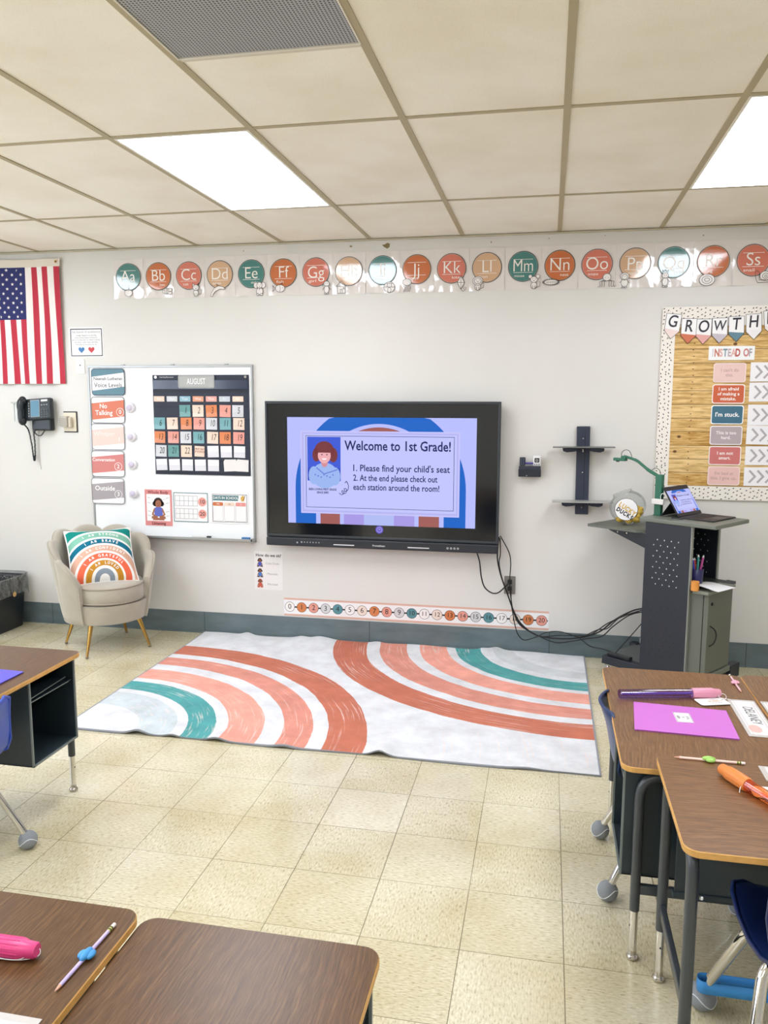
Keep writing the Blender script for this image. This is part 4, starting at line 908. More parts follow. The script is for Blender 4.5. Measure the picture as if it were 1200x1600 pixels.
# ---------------------------------------------------------------- cart
CART = (1.355, -.34, 0); CR = math.radians(-37)
def cw(s_, t_, z):   # cart coordinates to the room
    return Vector((CART[0]+s_*math.cos(CR)-t_*math.sin(CR), CART[1]+s_*math.sin(CR)+t_*math.cos(CR), z))
def cart():
    t = thing('presentation_cart', 'dark grey rolling presentation cart with side cabinet and side leaf', 'cart', CART, (0, 0, CR))
    dk = M_CART; rim = mat('#8d9188', .4)
    b = MB(); b.box(0, .64, .0, .05, .072, .12, dk, .003); b.box(.0, .62, .37, .41, .072, .12, dk, .003); b.box(.25, .62, .04, .38, .075, .112, mat('#20262e', .5)); b.box(.0, .25, .002, .37, .112, .118, mat('#5c6262', .5)); b.box(-.03, .02, .35, .40, .085, .125, dk, .003); b.box(.60, .645, .30, .41, .07, .15, dk, .003); b.build('base', t)
    for s_, q in ((.03, .025), (.61, .025), (.03, .39), (.61, .36)):
        b = MB(); b.tube([(s_, q, .072), (s_, q, .05)], .008, M_CHROME, 8); b.box(s_-.02, s_+.02, q-.017, q+.017, .046, .054, M_CHROME)
        co = b.build('caster', t); b = MB(); b.tube([(s_-.012, q, .025), (s_+.012, q, .025)], .025, M_BLACK, 16); b.build('wheel', co)
    b = MB(); b.tube([(.04, .37, .16), (.04, .37, .13)], .012, M_CHROME, 8); b.build('leveling_post', t)
    # column: two perforated side panels
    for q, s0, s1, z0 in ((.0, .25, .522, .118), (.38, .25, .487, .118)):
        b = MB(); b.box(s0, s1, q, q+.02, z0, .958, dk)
        wh = mat('#dfe3e6', .4); bk = mat('#0d0f13', .6)  # dots paint light at the upper holes pale, dark of the lower ones black
        rows = 22
        for i in range(rows):
            z = .205+i*.0315
            for j in range(5):
                x = s0+.055+j*.042+(.021 if i % 2 else 0)
                if x > s1-.055: continue
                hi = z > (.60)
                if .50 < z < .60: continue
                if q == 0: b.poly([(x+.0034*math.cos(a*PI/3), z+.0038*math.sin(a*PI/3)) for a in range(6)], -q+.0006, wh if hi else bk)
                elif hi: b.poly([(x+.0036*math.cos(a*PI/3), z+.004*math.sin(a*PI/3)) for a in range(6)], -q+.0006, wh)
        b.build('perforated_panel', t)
        MB().box(s1, s1+.006, q-.001, q+.021, z0, .958, rim).build('panel_edge', t)
    MB().box(.25, .262, .02, .38, .118, .958, dk).build('column_back', t)
    MB().box(.21, .66, -.005, .385, .959, .982, mat('#6f7569', .4), .005).build('top_shelf', t)
    b = MB(); b.slab([(-.13, -.005), (.19, -.005), (.235, .03), (.235, .33), (-.13, .33)], -.889, -.905, mat('#666b60', .45), M=Matrix(((1, 0, 0, 0), (0, 0, 1, 0), (0, 1, 0, 0), (0, 0, 0, 1))))
    lf = b.build('side_leaf', t)
    for q in (.02, .29):
        b = MB(); b.slab([(.249, .80), (.249, .888), (0.0, .888), (.0, .882)], -q-.004, -q, mat('#1f262c', .5)); 
        for x in (.06, .12): b.slab(circ(x, .876, .004, 8), -q, -q+.002, M_CHROME)
        b.build('leaf_bracket', lf)
    MB().box(.262, .60, .02, .30, .135, .60, M_OLIVED).build('cabinet', t)
    dr = MB().box(.603, .63, .022, .298, .155, .598, M_OLIVED, .002).build('cabinet_door', t)
    b = MB(); b.tube(bez([(.630, .05, .31), (.648, .07, .33), (.652, .085, .37), (.648, .07, .405), (.630, .05, .425)], 5), .004, M_BLACK, 8); b.build('handle', dr)
    b = MB(); b.tube([(.630, .06, .545), (.636, .06, .545)], .009, M_BLACK, 12); b.build('lock', dr)
    MB().box(.549, .64, -.003, .31, .601, .617, mat('#7c8073', .45), .003).build('cabinet_top', t)
    MB().box(.262, .549, .021, .378, .601, .617, mat('#3a3f42', .45)).build('compartment_floor', t)
    MB().box(.549, .60, .312, .40, .60, .618, mat('#3a3f42', .5), .003).build('rear_shelf', t)
    MB().box(.55, .64, .022, .31, .122, .150, M_OLIVE, .002).build('cabinet_foot', t)
cart()
# power strip on the cart foot
p = cw(.075, .035, .121)
t = thing('power_strip', 'black power strip lying on the left foot of the cart', 'power strip', p, (0, 0, CR))
b = MB(); b.box(-.05, .10, -.018, .018, 0, .02, M_BLACK, .004); b.build('body', t)
# pencil holder with markers on the cabinet top
CUP = cw(.515, .10, .618)
t = thing('pencil_cup', 'dark blue mesh pencil cup inside the cart compartment', 'cup', CUP)
b = MB(); b.lathe([(.0001, .002), (.028, .002), (.034, .10), (.036, .10), (.030, 0), (.0001, 0)], mat('#2b2a62', .4), 20); b.build('cup', t)
for k, (c, n_, dx, dy, tp) in enumerate((('#3b4fd0', 'blue marker leaning', -.018, -.008, .15), ('#7a3bb8', 'purple marker standing', .004, .012, .16), ('#e3442c', 'red pencil leaning left of the markers', -.01, .0, .148), ('#d94fb0', 'pink pen leaning right', .018, -.006, .165), ('#2aa7a0', 'teal pen standing between the markers', 0, -.014, .17))):
    b = MB(); b.tube([(dx*.4, dy*.4, .006), (dx, dy, .10), (dx*1.5, dy*1.5, tp)], [.006, .006, .006], mat(c, .35), 8); b.tube([(dx*1.5, dy*1.5, tp), (dx*1.62, dy*1.62, tp+.012)], [.006, .002], M_WHITE, 8)
    tag(b.build('pen', loc=CUP), '%s in the dark pencil cup on the cart' % n_, 'pen', 'pens in the pencil cup on the cart')
b = MB(); b.grid(lambda u, v: (.03+.215*u+.02*v, -.07+.165*v-.02*u, .001+.020*math.sin(PI*min(1, u*1.4)*.55)+.006*math.sin(u*5+v)-.016*max(0, u-.75)), 12, 6, mat('#f2f2f3', .6)); 
for k in range(6): b.add([tuple(Vector((.08+.12*(q in (1, 2)), -.055+.018*k+(.004 if q > 1 else 0)-.012*(q in (1, 2)), .0285))) for q in range(4)], [(0, 1, 2, 3)], mat('#c9c9cf', .6)) if False else None
tag(b.build('paper', loc=cw(.44, .10, .618), rot=(0, 0, CR)), 'curled white paper sheet sticking out over the cart cabinet', 'paper')
b = MB(); b.tube([(0, 0, .0), (0, 0, .05)], .022, mat('#f39a1e', .5), 10); tag(b.build('tape_roll', loc=cw(.56, -.0, .618+.0), rot=(0, 0, 0)), 'orange upright roll beside the curled paper on the cart cabinet', 'roll')

# laptop (tablet with kickstand and keyboard cover)
def laptop():
    L = cw(.392, .235, .982); t = thing('laptop', 'slim black tablet laptop on the cart showing the same slide', 'laptop', L, (0, 0, CR))
    bk = mat('#1b1d24', .4); w_ = .132
    b = MB(); b.box(.0, .20, -w_, w_, .001, .008, mat('#2a2726', .5), .003); b.box(-.03, .03, -w_-.03, -w_+.03, .0, .006, bk, .002); kb = b.build('keyboard_cover', t)
    b = MB()
    for i in range(5):
        for j in range(12): b.box(.025+i*.018, .040+i*.018, -.118+j*.0198, -.102+j*.0198, .008, .0095, mat('#191818', .5))
    b.build('keys', kb); MB().box(.128, .19, -.05, .05, .008, .0088, mat('#3b3836', .4)).build('trackpad', kb)
    tilt = math.radians(33); S = Matrix.Translation((0, 0, .009)) @ Matrix.Rotation(-tilt, 4, 'Y') @ Matrix.Rotation(PI/2, 4, 'Z')
    b = MB(); b.box(-w_, w_, 0, .008, 0, .19, bk, .003, S); sc_ = b.build('screen', t)
    b = MB(); slide(b, .252, 0, .092, .0006, .3, S); b.build('slide_picture', sc_)
    b = MB(); q = Vector((-.19*math.sin(tilt), 0, .19*math.cos(tilt)))
    a0 = Vector((-.09*math.sin(tilt)-.009, 0, .084)); 
    vs = [(a0.x, -w_+.01, a0.z), (a0.x, w_-.01, a0.z), (-.115, w_-.01, .003), (-.115, -w_+.01, .003)]
    vs += [(x-.003, y, z) for x, y, z in vs]
    b.add(vs, [(0, 1, 2, 3), (7, 6, 5, 4), (0, 4, 5, 1), (1, 5, 6, 2), (2, 6, 7, 3), (3, 7, 4, 0)], bk)
    vs = [(-.004, -w_+.01, .012), (-.115, -w_+.01, .003), (a0.x, -w_+.01, a0.z), (-.004, -w_+.012, .012), (-.115, -w_+.012, .003), (a0.x, -w_+.012, a0.z)]
    b.build('kickstand', t)
laptop()
# document camera
def doccam():
    L = cw(.244, .14, .982); t = thing('document_camera', 'green document camera with bent arm standing on the cart', 'document camera', L, (0, 0, CR))
    g = M_GREEN
    b = MB(); b.box(-.022, .022, -.02, .02, .0, .006, g, .002); b.box(-.02, .022, -.017, .012, .006, .235, g, .003); b.build('post', t)
    b = MB(); b.tube(fillet([(-.008, -.003, .225), (-.07, -.003, .253), (-.15, -.003, .308), (-.235, -.003, .328)], .02), [.010]*6+[.009]*6+[.008]*2, g, 8); b.build('arm', t)
    b = MB(); b.box(-.300, -.220, -.02, .014, .299, .317, g, .005, ); b.box(-.25, -.215, -.018, .012, .313, .330, g, .004); b.tube([(-.277, -.003, .293), (-.277, -.003, .301)], .010, M_BLACK, 12); b.build('camera_head', t)
    b = MB(); b.tube(bez([(-.25, -.003, .322), (-.253, -.003, .345), (-.23, -.003, .365), (-.20, -.003, .358), (-.18, -.003, .315)], 6), .0018, M_CABLE, 6); b.build('cord', t); b = MB(); b.tube(bez([(-.06, -.003, .25), (-.03, -.003, .27), (-.005, -.003, .26), (.005, -.003, .235)], 6), .0018, M_CABLE, 6); b.build('cord', t)
    b = MB(); b.box(-.022, .05, -.045, -.022, .068, .098, mat('#e6e3df', .4), .003); b.tube(bez([(.03, -.035, .098), (.032, -.035, .125), (.05, -.03, .13), (.055, -.02, .10)], 5), .002, M_WHITE, 6); b.build('white_adapter', t)
doccam()
# fish bowl with rubber ducks
JC = cw(.035, .165, .9065)
def jar():
    t = thing('glass_jar', 'round clear fishbowl jar with Lucky Ducks label, on the cart side leaf', 'jar', JC)
    gl = thin_glass('jar_glass', '#f4f6f6', .03)
    b = MB(); R_ = .101; pr = [(.0001, .003), (.05, .003), (.062, .006)]
    for i in range(1, 14): a = -1.05+i*(1.05+.95)/13; pr.append((R_*1.06*math.cos(a), .1+R_*.93*math.sin(a)))
    pr += [(.055, .190), (.058, .194)]
    Mt = TR(0, 0, .0) @ TR(0, 0, .09) @ Matrix.Rotation(math.radians(-22), 4, 'Y') @ TR(0, 0, -.09) @ TR(0, 0, .004)
    b.lathe(pr, gl, 40, Mt); b.build('bowl', t)
    dirw = Vector((.9992, -5.1789, 1.45))-JC; az = math.atan2(dirw.y, dirw.x)
    Ml = TR(0, 0, .097) @ RZ(az+PI/2) @ TR(-.012, -.105, .002)
    b = MB(); b.slab(circ(0, 0, .066, 36), 0, .0015, mat('#f2f0f2', .35), Ml); b.ring(0, 0, .0635, .066, .002, M_INK, M=Ml, n=36)
    for k, ch in enumerate('LUCKY'): b.text(ch, -.033+.019*k, .028-.013*k, .038, .002, mat('#e0b53a', .4), .045, -.55, .8, M=Ml)
    for k, ch in enumerate('DUCKS'): b.text(ch, -.044+.0188*k, -.002-.0118*k, .034, .002, M_INK, .045, -.5, .8, M=Ml)
    b.build('label', t)
jar()
for k, (x, y, z, a, n_) in enumerate(((-.045, -.02, .03, .5, 'at the left of the pile'), (.0, -.045, .028, 2.2, 'low at the front'), (.045, -.02, .03, -.4, 'low at the right'), (-.01, .035, .03, 1.2, 'low at the back'), (.048, .03, .04, 3.4, 'at the right back'),
                                  (.02, -.015, .062, 5.0, 'second layer middle'), (.065, -.005, .072, .9, 'high at the right'), (.045, .02, .095, 4.0, 'topmost'), (-.03, .01, .058, 2.8, 'upper left'))):
    t_ = thing('rubber_duck', 'small yellow rubber duck inside the glass jar, %s' % n_, 'rubber duck', JC+Vector((x, y, z-.018)), (0, 0, a), 'rubber ducks in the jar'); ye = mat('#ffd22a', .3)
    b = MB(); b.ball((0, 0, .016), .024, ye, (1.15, .85, .75), 12); b.ball((.014, 0, .036), .0145, ye, (1, 1, 1), 12); b.ball((-.026, 0, .024), .008, ye, (1, .8, .8), 8)
    b.build('body', t_)
    MB().ball((.030, 0, .034), .006, mat('#f0651a', .4), (1, 1, .5), 8).build('beak', t_)

# ---------------------------------------------------------------- armchair with pillow
ARM = (-1.852, -.425, 0); AR = math.radians(50)
def armchair():
    t = thing('armchair', 'beige velvet scalloped armchair with gold legs standing by the whiteboard', 'armchair', ARM, (0, 0, AR))
    m = M_VEL; pip = mat('#a89d8d', .8)
    A = math.radians(128); NCH = 7
    def top(a):          # rim height by angle from the back (0) to the arm fronts
        u = abs(a)/A
        base = .775-.06*u**1.5-.215*max(0, (u-.28)/.72)**1.7
        ph = (a/A+1)/2*NCH; sc_ = abs(math.sin(PI*ph))**.75
        return base-.030+.038*sc_
    def rad(a, z):       # outer radius
        h = (z-.20)/.55; ph = (a/A+1)/2*NCH; sc_ = abs(math.sin(PI*ph))**.6
        r = .262+.075*min(1, max(h, 0))**.8+.018*max(0, h-.6)
        r *= 1+.05*(abs(a)/A)*0
        return r+(.015*sc_-.007)*min(1, max(0, h*1.3))
    def prof(a):
        T = top(a); th = .052; out = []
        for k in range(9): z = .205+(T-.03-.205)*k/8; out.append((rad(a, z), z))
        r1 = rad(a, T-.03)
        for k in range(1, 6): q = PI*k/6; out.append((r1-th/2+th/2*math.cos(q)+.004, T-.03+.03*math.sin(q)))
        for k in range(8, -1, -1):
            z = .205+(T-.03-.205)*k/8; ph = (a/A+1)/2*NCH; sc_ = abs(math.sin(PI*ph))**.6
            out.append((rad(a, z)-th-.014*sc_*(k/8)+.004, z))
        return out
    N = 112; b = MB(); rows = []
    for i in range(N+1):
        a = -A+2*A*i/N; rows.append([(r*math.sin(a), r*math.cos(a), z) for r, z in prof(a)])
    n = len(rows[0]); vs = [p for r in rows for p in r]; fs = []
    for i in range(N):
        for k in range(n): fs.append((i*n+k, (i+1)*n+k, (i+1)*n+(k+1) % n, i*n+(k+1) % n))
    b.add(vs, fs, m, True); b.add(rows[0], [tuple(range(n))], m); b.add(rows[-1], [tuple(reversed(range(n)))], m)
    sh = b.build('shell', t, weld=True)
    b = MB(); b.tube([(r*math.sin(a), r*math.cos(a), z) for a, (r, z) in [(-A+2*A*i/N, (rad(-A+2*A*i/N, top(-A+2*A*i/N)-.03)-.002, top(-A+2*A*i/N)-.008)) for i in range(N+1)]], .005, m, 6)
    for s_ in (0, -1): b.tube([Vector(q)*1.0+Vector((0, -.002, 0)) for q in rows[s_][:10]], .005, m, 6)
    b.build('piping', sh)
    # front apron and underside
    b = MB(); r0 = .262
    def apr(u, v):
        a = A+(2*PI-2*A)*u; z = .205+.125*v; r = rad(A, z)-.012+.0*v
        return (r*math.sin(a), r*math.cos(a), z)
    b.grid(apr, 20, 4, m)
    b.grid(lambda u, v: ((r0-.005)*v*math.sin(2*PI*u), (r0-.005)*v*math.cos(2*PI*u), .207), 40, 4, m)
    b.grid(lambda u, v: ((rad(A, .33)-.014)*v*math.sin(2*PI*u), (rad(A, .33)-.014)*v*math.cos(2*PI*u), .33), 40, 4, m)
    b.build('seat_base', t)
    # cushion
    b = MB(); pts = []
    for i in range(48):
        a = 2*PI*i/48; rr = .238+.035*max(0, -math.cos(a))**2; pts.append((rr*math.sin(a), rr*math.cos(a)-.004))
    def ringz(k, z): return [(x*k, y*k, z) for x, y in pts]
    rs = [ringz(.96, .334), ringz(1, .345), ringz(1.008, .39), ringz(1, .435), ringz(.97, .449), ringz(.8, .458), ringz(.5, .463), ringz(.02, .465)]
    vs = [p for r in rs for p in r]; fs = [(i*48+k, i*48+(k+1) % 48, (i+1)*48+(k+1) % 48, (i+1)*48+k) for i in range(len(rs)-1) for k in range(48)]
    b.add(vs, fs, m, True); b.add(rs[0], [tuple(reversed(range(48)))], m); cu = b.build('cushion', t)
    b = MB(); b.tube(ringz(1.003, .441), .0045, pip, 6, closed=True); b.tube(ringz(1.003, .345), .0045, pip, 6, closed=True); b.build('cushion_piping', cu)
    for sx in (-1, 1):
        for sy in (-1, 1):
            b = MB(); b.tube([(sx*.155, sy*.155, .21), (sx*.207, sy*.207, .012)], [.016, .0075], M_GOLD, 14); b.ball((sx*.207, sy*.207, .009), .011, mat('#8a7a66', .4, .5), (1, 1, .8), 10); b.build('leg', t)
armchair()
def pillow():
    S_ = .210
    M = Matrix.Translation((-1.790, -.530, .462)) @ Matrix.Rotation(math.radians(38), 4, 'Z') @ Matrix.Rotation(math.radians(0), 4, 'Y') @ Matrix.Rotation(math.radians(-42), 4, 'X')
    t = bpy.data.objects.new('throw_pillow', None); COL.objects.link(t); t.matrix_world = M @ TR(0, 0, 0)
    tag(t, 'square rainbow striped throw pillow with I AM sayings, leaning in the beige armchair', 'pillow')
    pm = pillow_material()
    def surf(x, z, s_):      # bulged face; x,z in -1..1
        e = (1-abs(x)**2.6)*(1-abs(z)**2.6); k = 1-.07*(1-abs(z)**2)*abs(x)**3*0
        px = x*S_*(1-.07*(1-z*z)*1.0*abs(x)); pz = z*S_*(1-.07*(1-x*x)*abs(z))
        return (px, s_*(.006+.078*max(e, 0)**.62), pz+.195)
    def off(p): return p
    for s_ in (-1, 1):
        b = MB(); b.grid(lambda u, v: surf(2*u-1, (2*v-1), s_) if s_ < 0 else surf(1-2*u, 2*v-1, s_), 26, 26, pm)
        b.build('front_cover' if s_ < 0 else 'back_cover', t)
    b = MB(); P = []
    for i in range(4*24):
        q, r = divmod(i, 24); u = -1+2*r/24
        x, z = [(u, -1), (1, u), (-u, 1), (-1, -u)][q]; p = surf(x, z, 1); P.append((p[0], 0, p[2]))
    b.tube(P, .007, mat('#f3f1ee', .85), 6, closed=True); b.build('seam_edge', t)
    b = MB(); wm = mat('#f7f5f1', .8)
    for s_, r, sz in (('I AM LOVED', .098, .026), ('I AM GRATEFUL', .15, .028), ('I AM CONFIDENT', .2075, .028), ('I AM BRAVE', .2635, .029), ('I AM STRONG', .322, .028)):
        n = len(s_); st = sz*.78/r
        for k, ch in enumerate(s_):
            if ch == ' ': continue
            a = PI/2-(k-(n-1)/2)*st
            x, z = r*math.cos(a), r*math.sin(a)
            if z > .40: continue
            def fn(X, Z):
                zz = (Z-.195)/S_; xx = X/S_; e = (1-min(1, abs(xx))**2.6)*(1-min(1, abs(zz))**2.6)
                return (X, -(.0075+.079*max(e, 0)**.62)-.0008, Z)
            b.text(ch, x, z, sz, 0, wm, .03, a-PI/2, .6 if ch == 'M' else .8, fn=fn)
    b.build('lettering', t)
pillow()

# ---------------------------------------------------------------- trash bin
def bin_():
    X1_ = -2.745; t = thing('trash_bin', 'dark navy trash bin with clear bag folded over its rim at the left wall', 'trash bin', (X1_-.115, -.27, 0))
    nb = mat('#141d2a', .4); prof = []
    def ringp(w_, d_, z, n=6): return [(x, y, z) for x, y in rrect(0, 0, w_, d_, .03, n)]
    b = MB(); rs = [ringp(.27, .38, .0), ringp(.275, .385, .01), ringp(.31, .44, .35), ringp(.325, .455, .352), ringp(.325, .455, .372), ringp(.30, .43, .372), ringp(.26, .37, .02)]
    n = len(rs[0]); b.add([p for r in rs for p in r], [(i*n+k, i*n+(k+1) % n, (i+1)*n+(k+1) % n, (i+1)*n+k) for i in range(len(rs)-1) for k in range(n)], nb, True)
    b.add(rs[0], [tuple(reversed(range(n)))], nb); b.add(rs[-1], [tuple(range(n))], nb); b.build('bin', t)
    bag = thin_glass('bag_film', '#dfe2e3', .10, .16, 1); r = random.Random(5)
    b = MB(); base = rrect(0, 0, .335, .465, .04, 10); n = len(base)
    def bagp(u, v):
        x, y = base[int(round(u*n)) % n]; f = math.sin(u*61)*.5+math.sin(u*143+2)*.5
        if v < .25: k = v/.25; s_ = .97+.035*k; z = .30+.085*k; return (x*.9*s_, y*.9*s_, z)
        k = (v-.25)/.75; s_ = 1.02+.012*f*k+.01*k; return (x*s_, y*s_, .388-(.10+.045*math.sin(u*2*PI+1.0)+.012*math.sin(u*29))*k+.006*f)
    b.grid(bagp, n, 12, bag); b.build('bag', t)
    b = MB(); b.slab(circ(0, 0, .018, 14), 0, .002, mat('#d8ac62', .5), M=TR(.176, .045, .262) @ RZ(PI/2)); b.build('sticker', t)
bin_()

# ---------------------------------------------------------------- student desks
def tube_chrome(b, a, c): b.tube([a, c], .0115, M_CHROME, 12)
def desk(h, loc, rz, label, top_mat, W_=.90, D_=.50):
    t = thing('student_desk', label, 'desk', (loc[0], loc[1], 0), (0, 0, rz), 'student desks')
    w2, d2 = W_/2, D_/2
    b = MB(); P = rrect(0, 0, W_, D_, .036, 6); th = .017
    def ringp(pts, z): return [(x, y, z) for x, y in pts]
    Pi = rrect(0, 0, W_-.003, D_-.003, .0345, 6); n = len(P)
    b.add(ringp(Pi, h), [tuple(range(n))], top_mat)
    rs = [ringp(Pi, h), ringp(P, h-.002), ringp(P, h-th+.002), ringp(Pi, h-th)]
    b.add([p for r in rs for p in r], [((i+1)*n+k, (i+1)*n+(k+1) % n, i*n+(k+1) % n, i*n+k) for i in range(3) for k in range(n)], M_EDGE)
    b.add(ringp(Pi, h-th), [tuple(reversed(range(n)))], mat('#3a332c', .7)); b.build('tabletop', t)
    zc = .155; yl = d2-.055
    for sx, xx in ((-1, -w2+.03), (1, w2-.028)):
        b = MB(); z1 = h-th-.016
        b.tube(fillet([(xx, -yl, zc), (xx, -yl, z1), (xx, yl, z1), (xx, yl, zc)], .07, 7), .0142, M_FRAME, 14)
        fr = b.build('leg_frame', t)
        b = MB(); b.box(xx-.008, xx+.008, -yl+.012, yl-.012, zc+.052, zc+.082, M_FRAME, .003); b.build('crossbar', fr)
        for sy in (-1, 1):
            b = MB(); tube_chrome(b, (xx, sy*yl, zc+.03), (xx, sy*yl, .02)); b.slab(circ(xx, zc-.05, .003, 8), -sy*yl+.0112, -sy*yl+.0122, M_BLACK)
            b.lathe([(.0115, .030), (.012, .018), (.014, .014), (.0175, .010), (.0175, .004), (.013, .0)], mat('#c4bdb2', .2, .95), 14, TR(xx, sy*yl, 0)); b.build('leg', fr)
    # storage box under the right half, open to the pupil
    bx0, bx1, by0, by1, z0, z1 = w2-.338, w2-.046, -d2+.012, d2-.075, h-th-.335, h-th-.001
    b = MB(); s_ = .004
    b.box(bx0, bx0+s_, by0, by1, z0, z1, M_BOX); b.box(bx1-s_, bx1, by0, by1, z0, z1, M_BOX); b.box(bx0, bx1, by0, by1, z0, z0+s_, M_BOX); b.box(bx0, bx1, by1-s_, by1, z0, z1, M_BOX)
    b.box(bx0+s_, bx1-s_, by0, by1, z1-s_, z1, M_BOX); bo = b.build('storage_box', t)
    b = MB(); lip = mat('#76807f', .4)
    for q in ((bx0-.001, bx0+.006, z0, z1), (bx1-.006, bx1+.001, z0, z1), (bx0, bx1, z0-.001, z0+.006)): b.box(q[0], q[1], by0-.002, by0+.004, q[2], q[3], lip)
    b.build('box_edge', bo)
    b = MB(); b.box(bx0+.005, bx1-.005, by0+.01, by1-.01, z1-.088, z1-.084, M_BOX); b.tube([(bx0+.006, by0+.012, z1-.087), (bx1-.03, by0+.012, z1-.087)], .003, lip, 6); b.tube([(bx0+.006, by0+.012, z1-.073), (bx1-.02, by0+.03, z1-.073)], .0022, lip, 6); b.build('shelf', bo)
    b = MB(); b.box(-w2+.055, bx0-.002, d2-.085, d2-.079, h-th-.34, h-th-.001, M_BOX, .002); b.box(-w2+.05, bx0-.002, d2-.09, d2-.074, h-th-.352, h-th-.335, M_BOX, .003)
    for x in (-w2+.125, bx0-.05): b.slab(circ(x, h-th-.343, .006, 10), -(d2-.090), -(d2-.092), M_CHROME)
    b.build('modesty_panel', t)
    return t
desk(.60, (-1.102, -2.735), PI/2, 'wood-topped student desk at left edge near the armchair, blue chair tucked in', M_TOP_A)
desk(.602, (1.4815, -2.492), -PI/2, 'wood-topped student desk at right carrying the bright purple folder and bubble wand', M_TOP_B, W_=.89)
desk(.602, (1.983, -2.49), PI/2, 'wood-topped desk at right edge beside the purple folder desk, touching its side', M_TOP_B)
desk(.645, (1.770, -3.182), 0, 'nearest right desk with rounded corner, orange wand and green gripped pencil on it', M_TOP_B)
desk(.616, (-.0085, -4.278), -PI/2, 'brown desk in the bottom left corner with pink wand and lilac pencil', M_TOP_A)
desk(.60, (.483, -4.27), PI/2, 'empty brown desk at the bottom, left of center, one end in view', M_TOP_A, D_=.4828)

# ---------------------------------------------------------------- student chairs
def chair(loc, rz, label, shell_mat, fx=.195):
    t = thing('student_chair', label, 'chair', (loc[0], loc[1], 0), (0, 0, rz), 'student chairs')
    prof = [(-.236, .608, .112), (-.230, .592, .148), (-.212, .545, .166), (-.200, .49, .168), (-.190, .43, .160), (-.170, .392, .156), (-.125, .370, .160), (-.06, .361, .168), (.02, .360, .170), (.10, .364, .166), (.155, .362, .152), (.182, .352, .125), (.192, .336, .095)]
    nP = len(prof); nu = 14
    def P(i, u, o):
        y, z, w_ = prof[i]; x = u*w_; back = max(0, min(1, (z-.40)/.12)); k = u*u
        y2 = y+.034*k*back; z2 = z+.008*k*(1-back)*(1 if i < nP-3 else .1)-(.010*(1-k))*(1-back)
        a, c = prof[max(i-1, 0)], prof[min(i+1, nP-1)]; ty, tz = c[0]-a[0], c[1]-a[1]; L = math.hypot(ty, tz)
        ny, nz = (tz/L, -ty/L)      # outward = behind and below
        return Vector((x, y2+ny*o, z2+nz*o))
    b = MB(); vs = []; 
    for o in (0, .007):
        for i in range(nP):
            for k in range(nu+1): vs.append(P(i, -1+2*k/nu, o))
    W = nu+1; F = []; O = nP*W
    for i in range(nP-1):
        for k in range(nu): F.append((i*W+k, i*W+k+1, (i+1)*W+k+1, (i+1)*W+k)); F.append((O+i*W+k, O+(i+1)*W+k, O+(i+1)*W+k+1, O+i*W+k+1))
        for k in (0, nu): F.append((i*W+k, (i+1)*W+k, O+(i+1)*W+k, O+i*W+k) if k == 0 else (i*W+k, O+i*W+k, O+(i+1)*W+k, (i+1)*W+k))
    for k in range(nu): F.append((k, O+k, O+k+1, k+1)); F.append(((nP-1)*W+k, (nP-1)*W+k+1, O+(nP-1)*W+k+1, O+(nP-1)*W+k))
    b.add(vs, F, shell_mat, True); sh = b.build('seat_shell', t)
    md = sh.modifiers.new('s', 'SUBSURF'); md.levels = 1; md.render_levels = 1
    b = MB(); rim = [P(i, -1, .0035) for i in range(nP)]; rim2 = [P(i, 1, .0035) for i in range(nP)]
    top = [P(0, u/7, .0035) for u in range(-6, 7)]; fr = [P(nP-1, u/7, .0035) for u in range(-6, 7)]
    loop = rim[::-1]+top+rim2+fr[::-1]; b.tube(loop, .0055, shell_mat, 6, closed=True); b.build('rim', sh)
    for sx in (-1, 1):
        for sy in (-1, 1):
            y0_ = .045 if sy > 0 else -.06; yf = .20 if sy > 0 else -.205
            b = MB(); b.tube(fillet([(sx*.03, y0_, .329), (sx*.135, y0_, .329), (sx*(fx-.004), yf*.93, .07), (sx*fx, yf, .03)], .045, 6), .0125, M_CHROME, 12); lg = b.build('leg', t)
            b = MB(); b.ball((sx*fx, yf, .0335), .0335, mat('#8d9297', .95, bump=.3, bscale=300), (1, 1, 1), 20)
            cr = [(sx*fx+.0336*math.cos(a)*math.cos(.45*math.sin(2*a)), yf+.0336*math.sin(a)*math.cos(.45*math.sin(2*a)), .0335+.0336*math.sin(.45*math.sin(2*a))) for a in [2*PI*q/40 for q in range(40)]]
            b.tube(cr, .0013, mat('#e9ecee', .7), 5, closed=True); b.build('tennis_ball', lg)
    b = MB(); b.box(-.03, .03, -.075, .06, .318, .337, M_CHROME, .004); b.build('seat_bracket', t)
    return t
chair((1.440, -2.44), -PI/2, 'navy blue student chair tucked under the purple folder desk, back touching the desk edge', M_NAVY)
chair((-1.02, -2.94), PI/2, 'bright blue student chair at the left edge tucked into the left desk', M_BLUE2)
c3 = chair((1.668, -3.30), 0, 'dark navy student chair with chrome legs under the nearest right desk', mat('#14275c', .3)); c3.scale = (1.12, 1.12, 1.12)
b = MB(); bl = mat('#22a4ff', .45)
lp = [(x, y) for x, y in rrect(0, 0, .475, .040, .018, 6)]; n = len(lp)
b.add([(x, y, z) for z in (-.017, .017) for x, y in lp]+[(x*.995, y*.86, z) for z in (-.017, .017) for x, y in lp], [(k, (k+1) % n, n+(k+1) % n, n+k) for k in range(n)]+[(3*n+k, 3*n+(k+1) % n, 2*n+(k+1) % n, 2*n+k) for k in range(n)]+[(n+k, n+(k+1) % n, 3*n+(k+1) % n, 3*n+k) for k in range(n)]+[(2*n+k, 2*n+(k+1) % n, (k+1) % n, k) for k in range(n)], bl, True)
tag(b.build('foot_band', loc=(1.668, -3.098, .09)), 'bright blue stretchy foot band looped around the front legs of the dark navy chair', 'band')

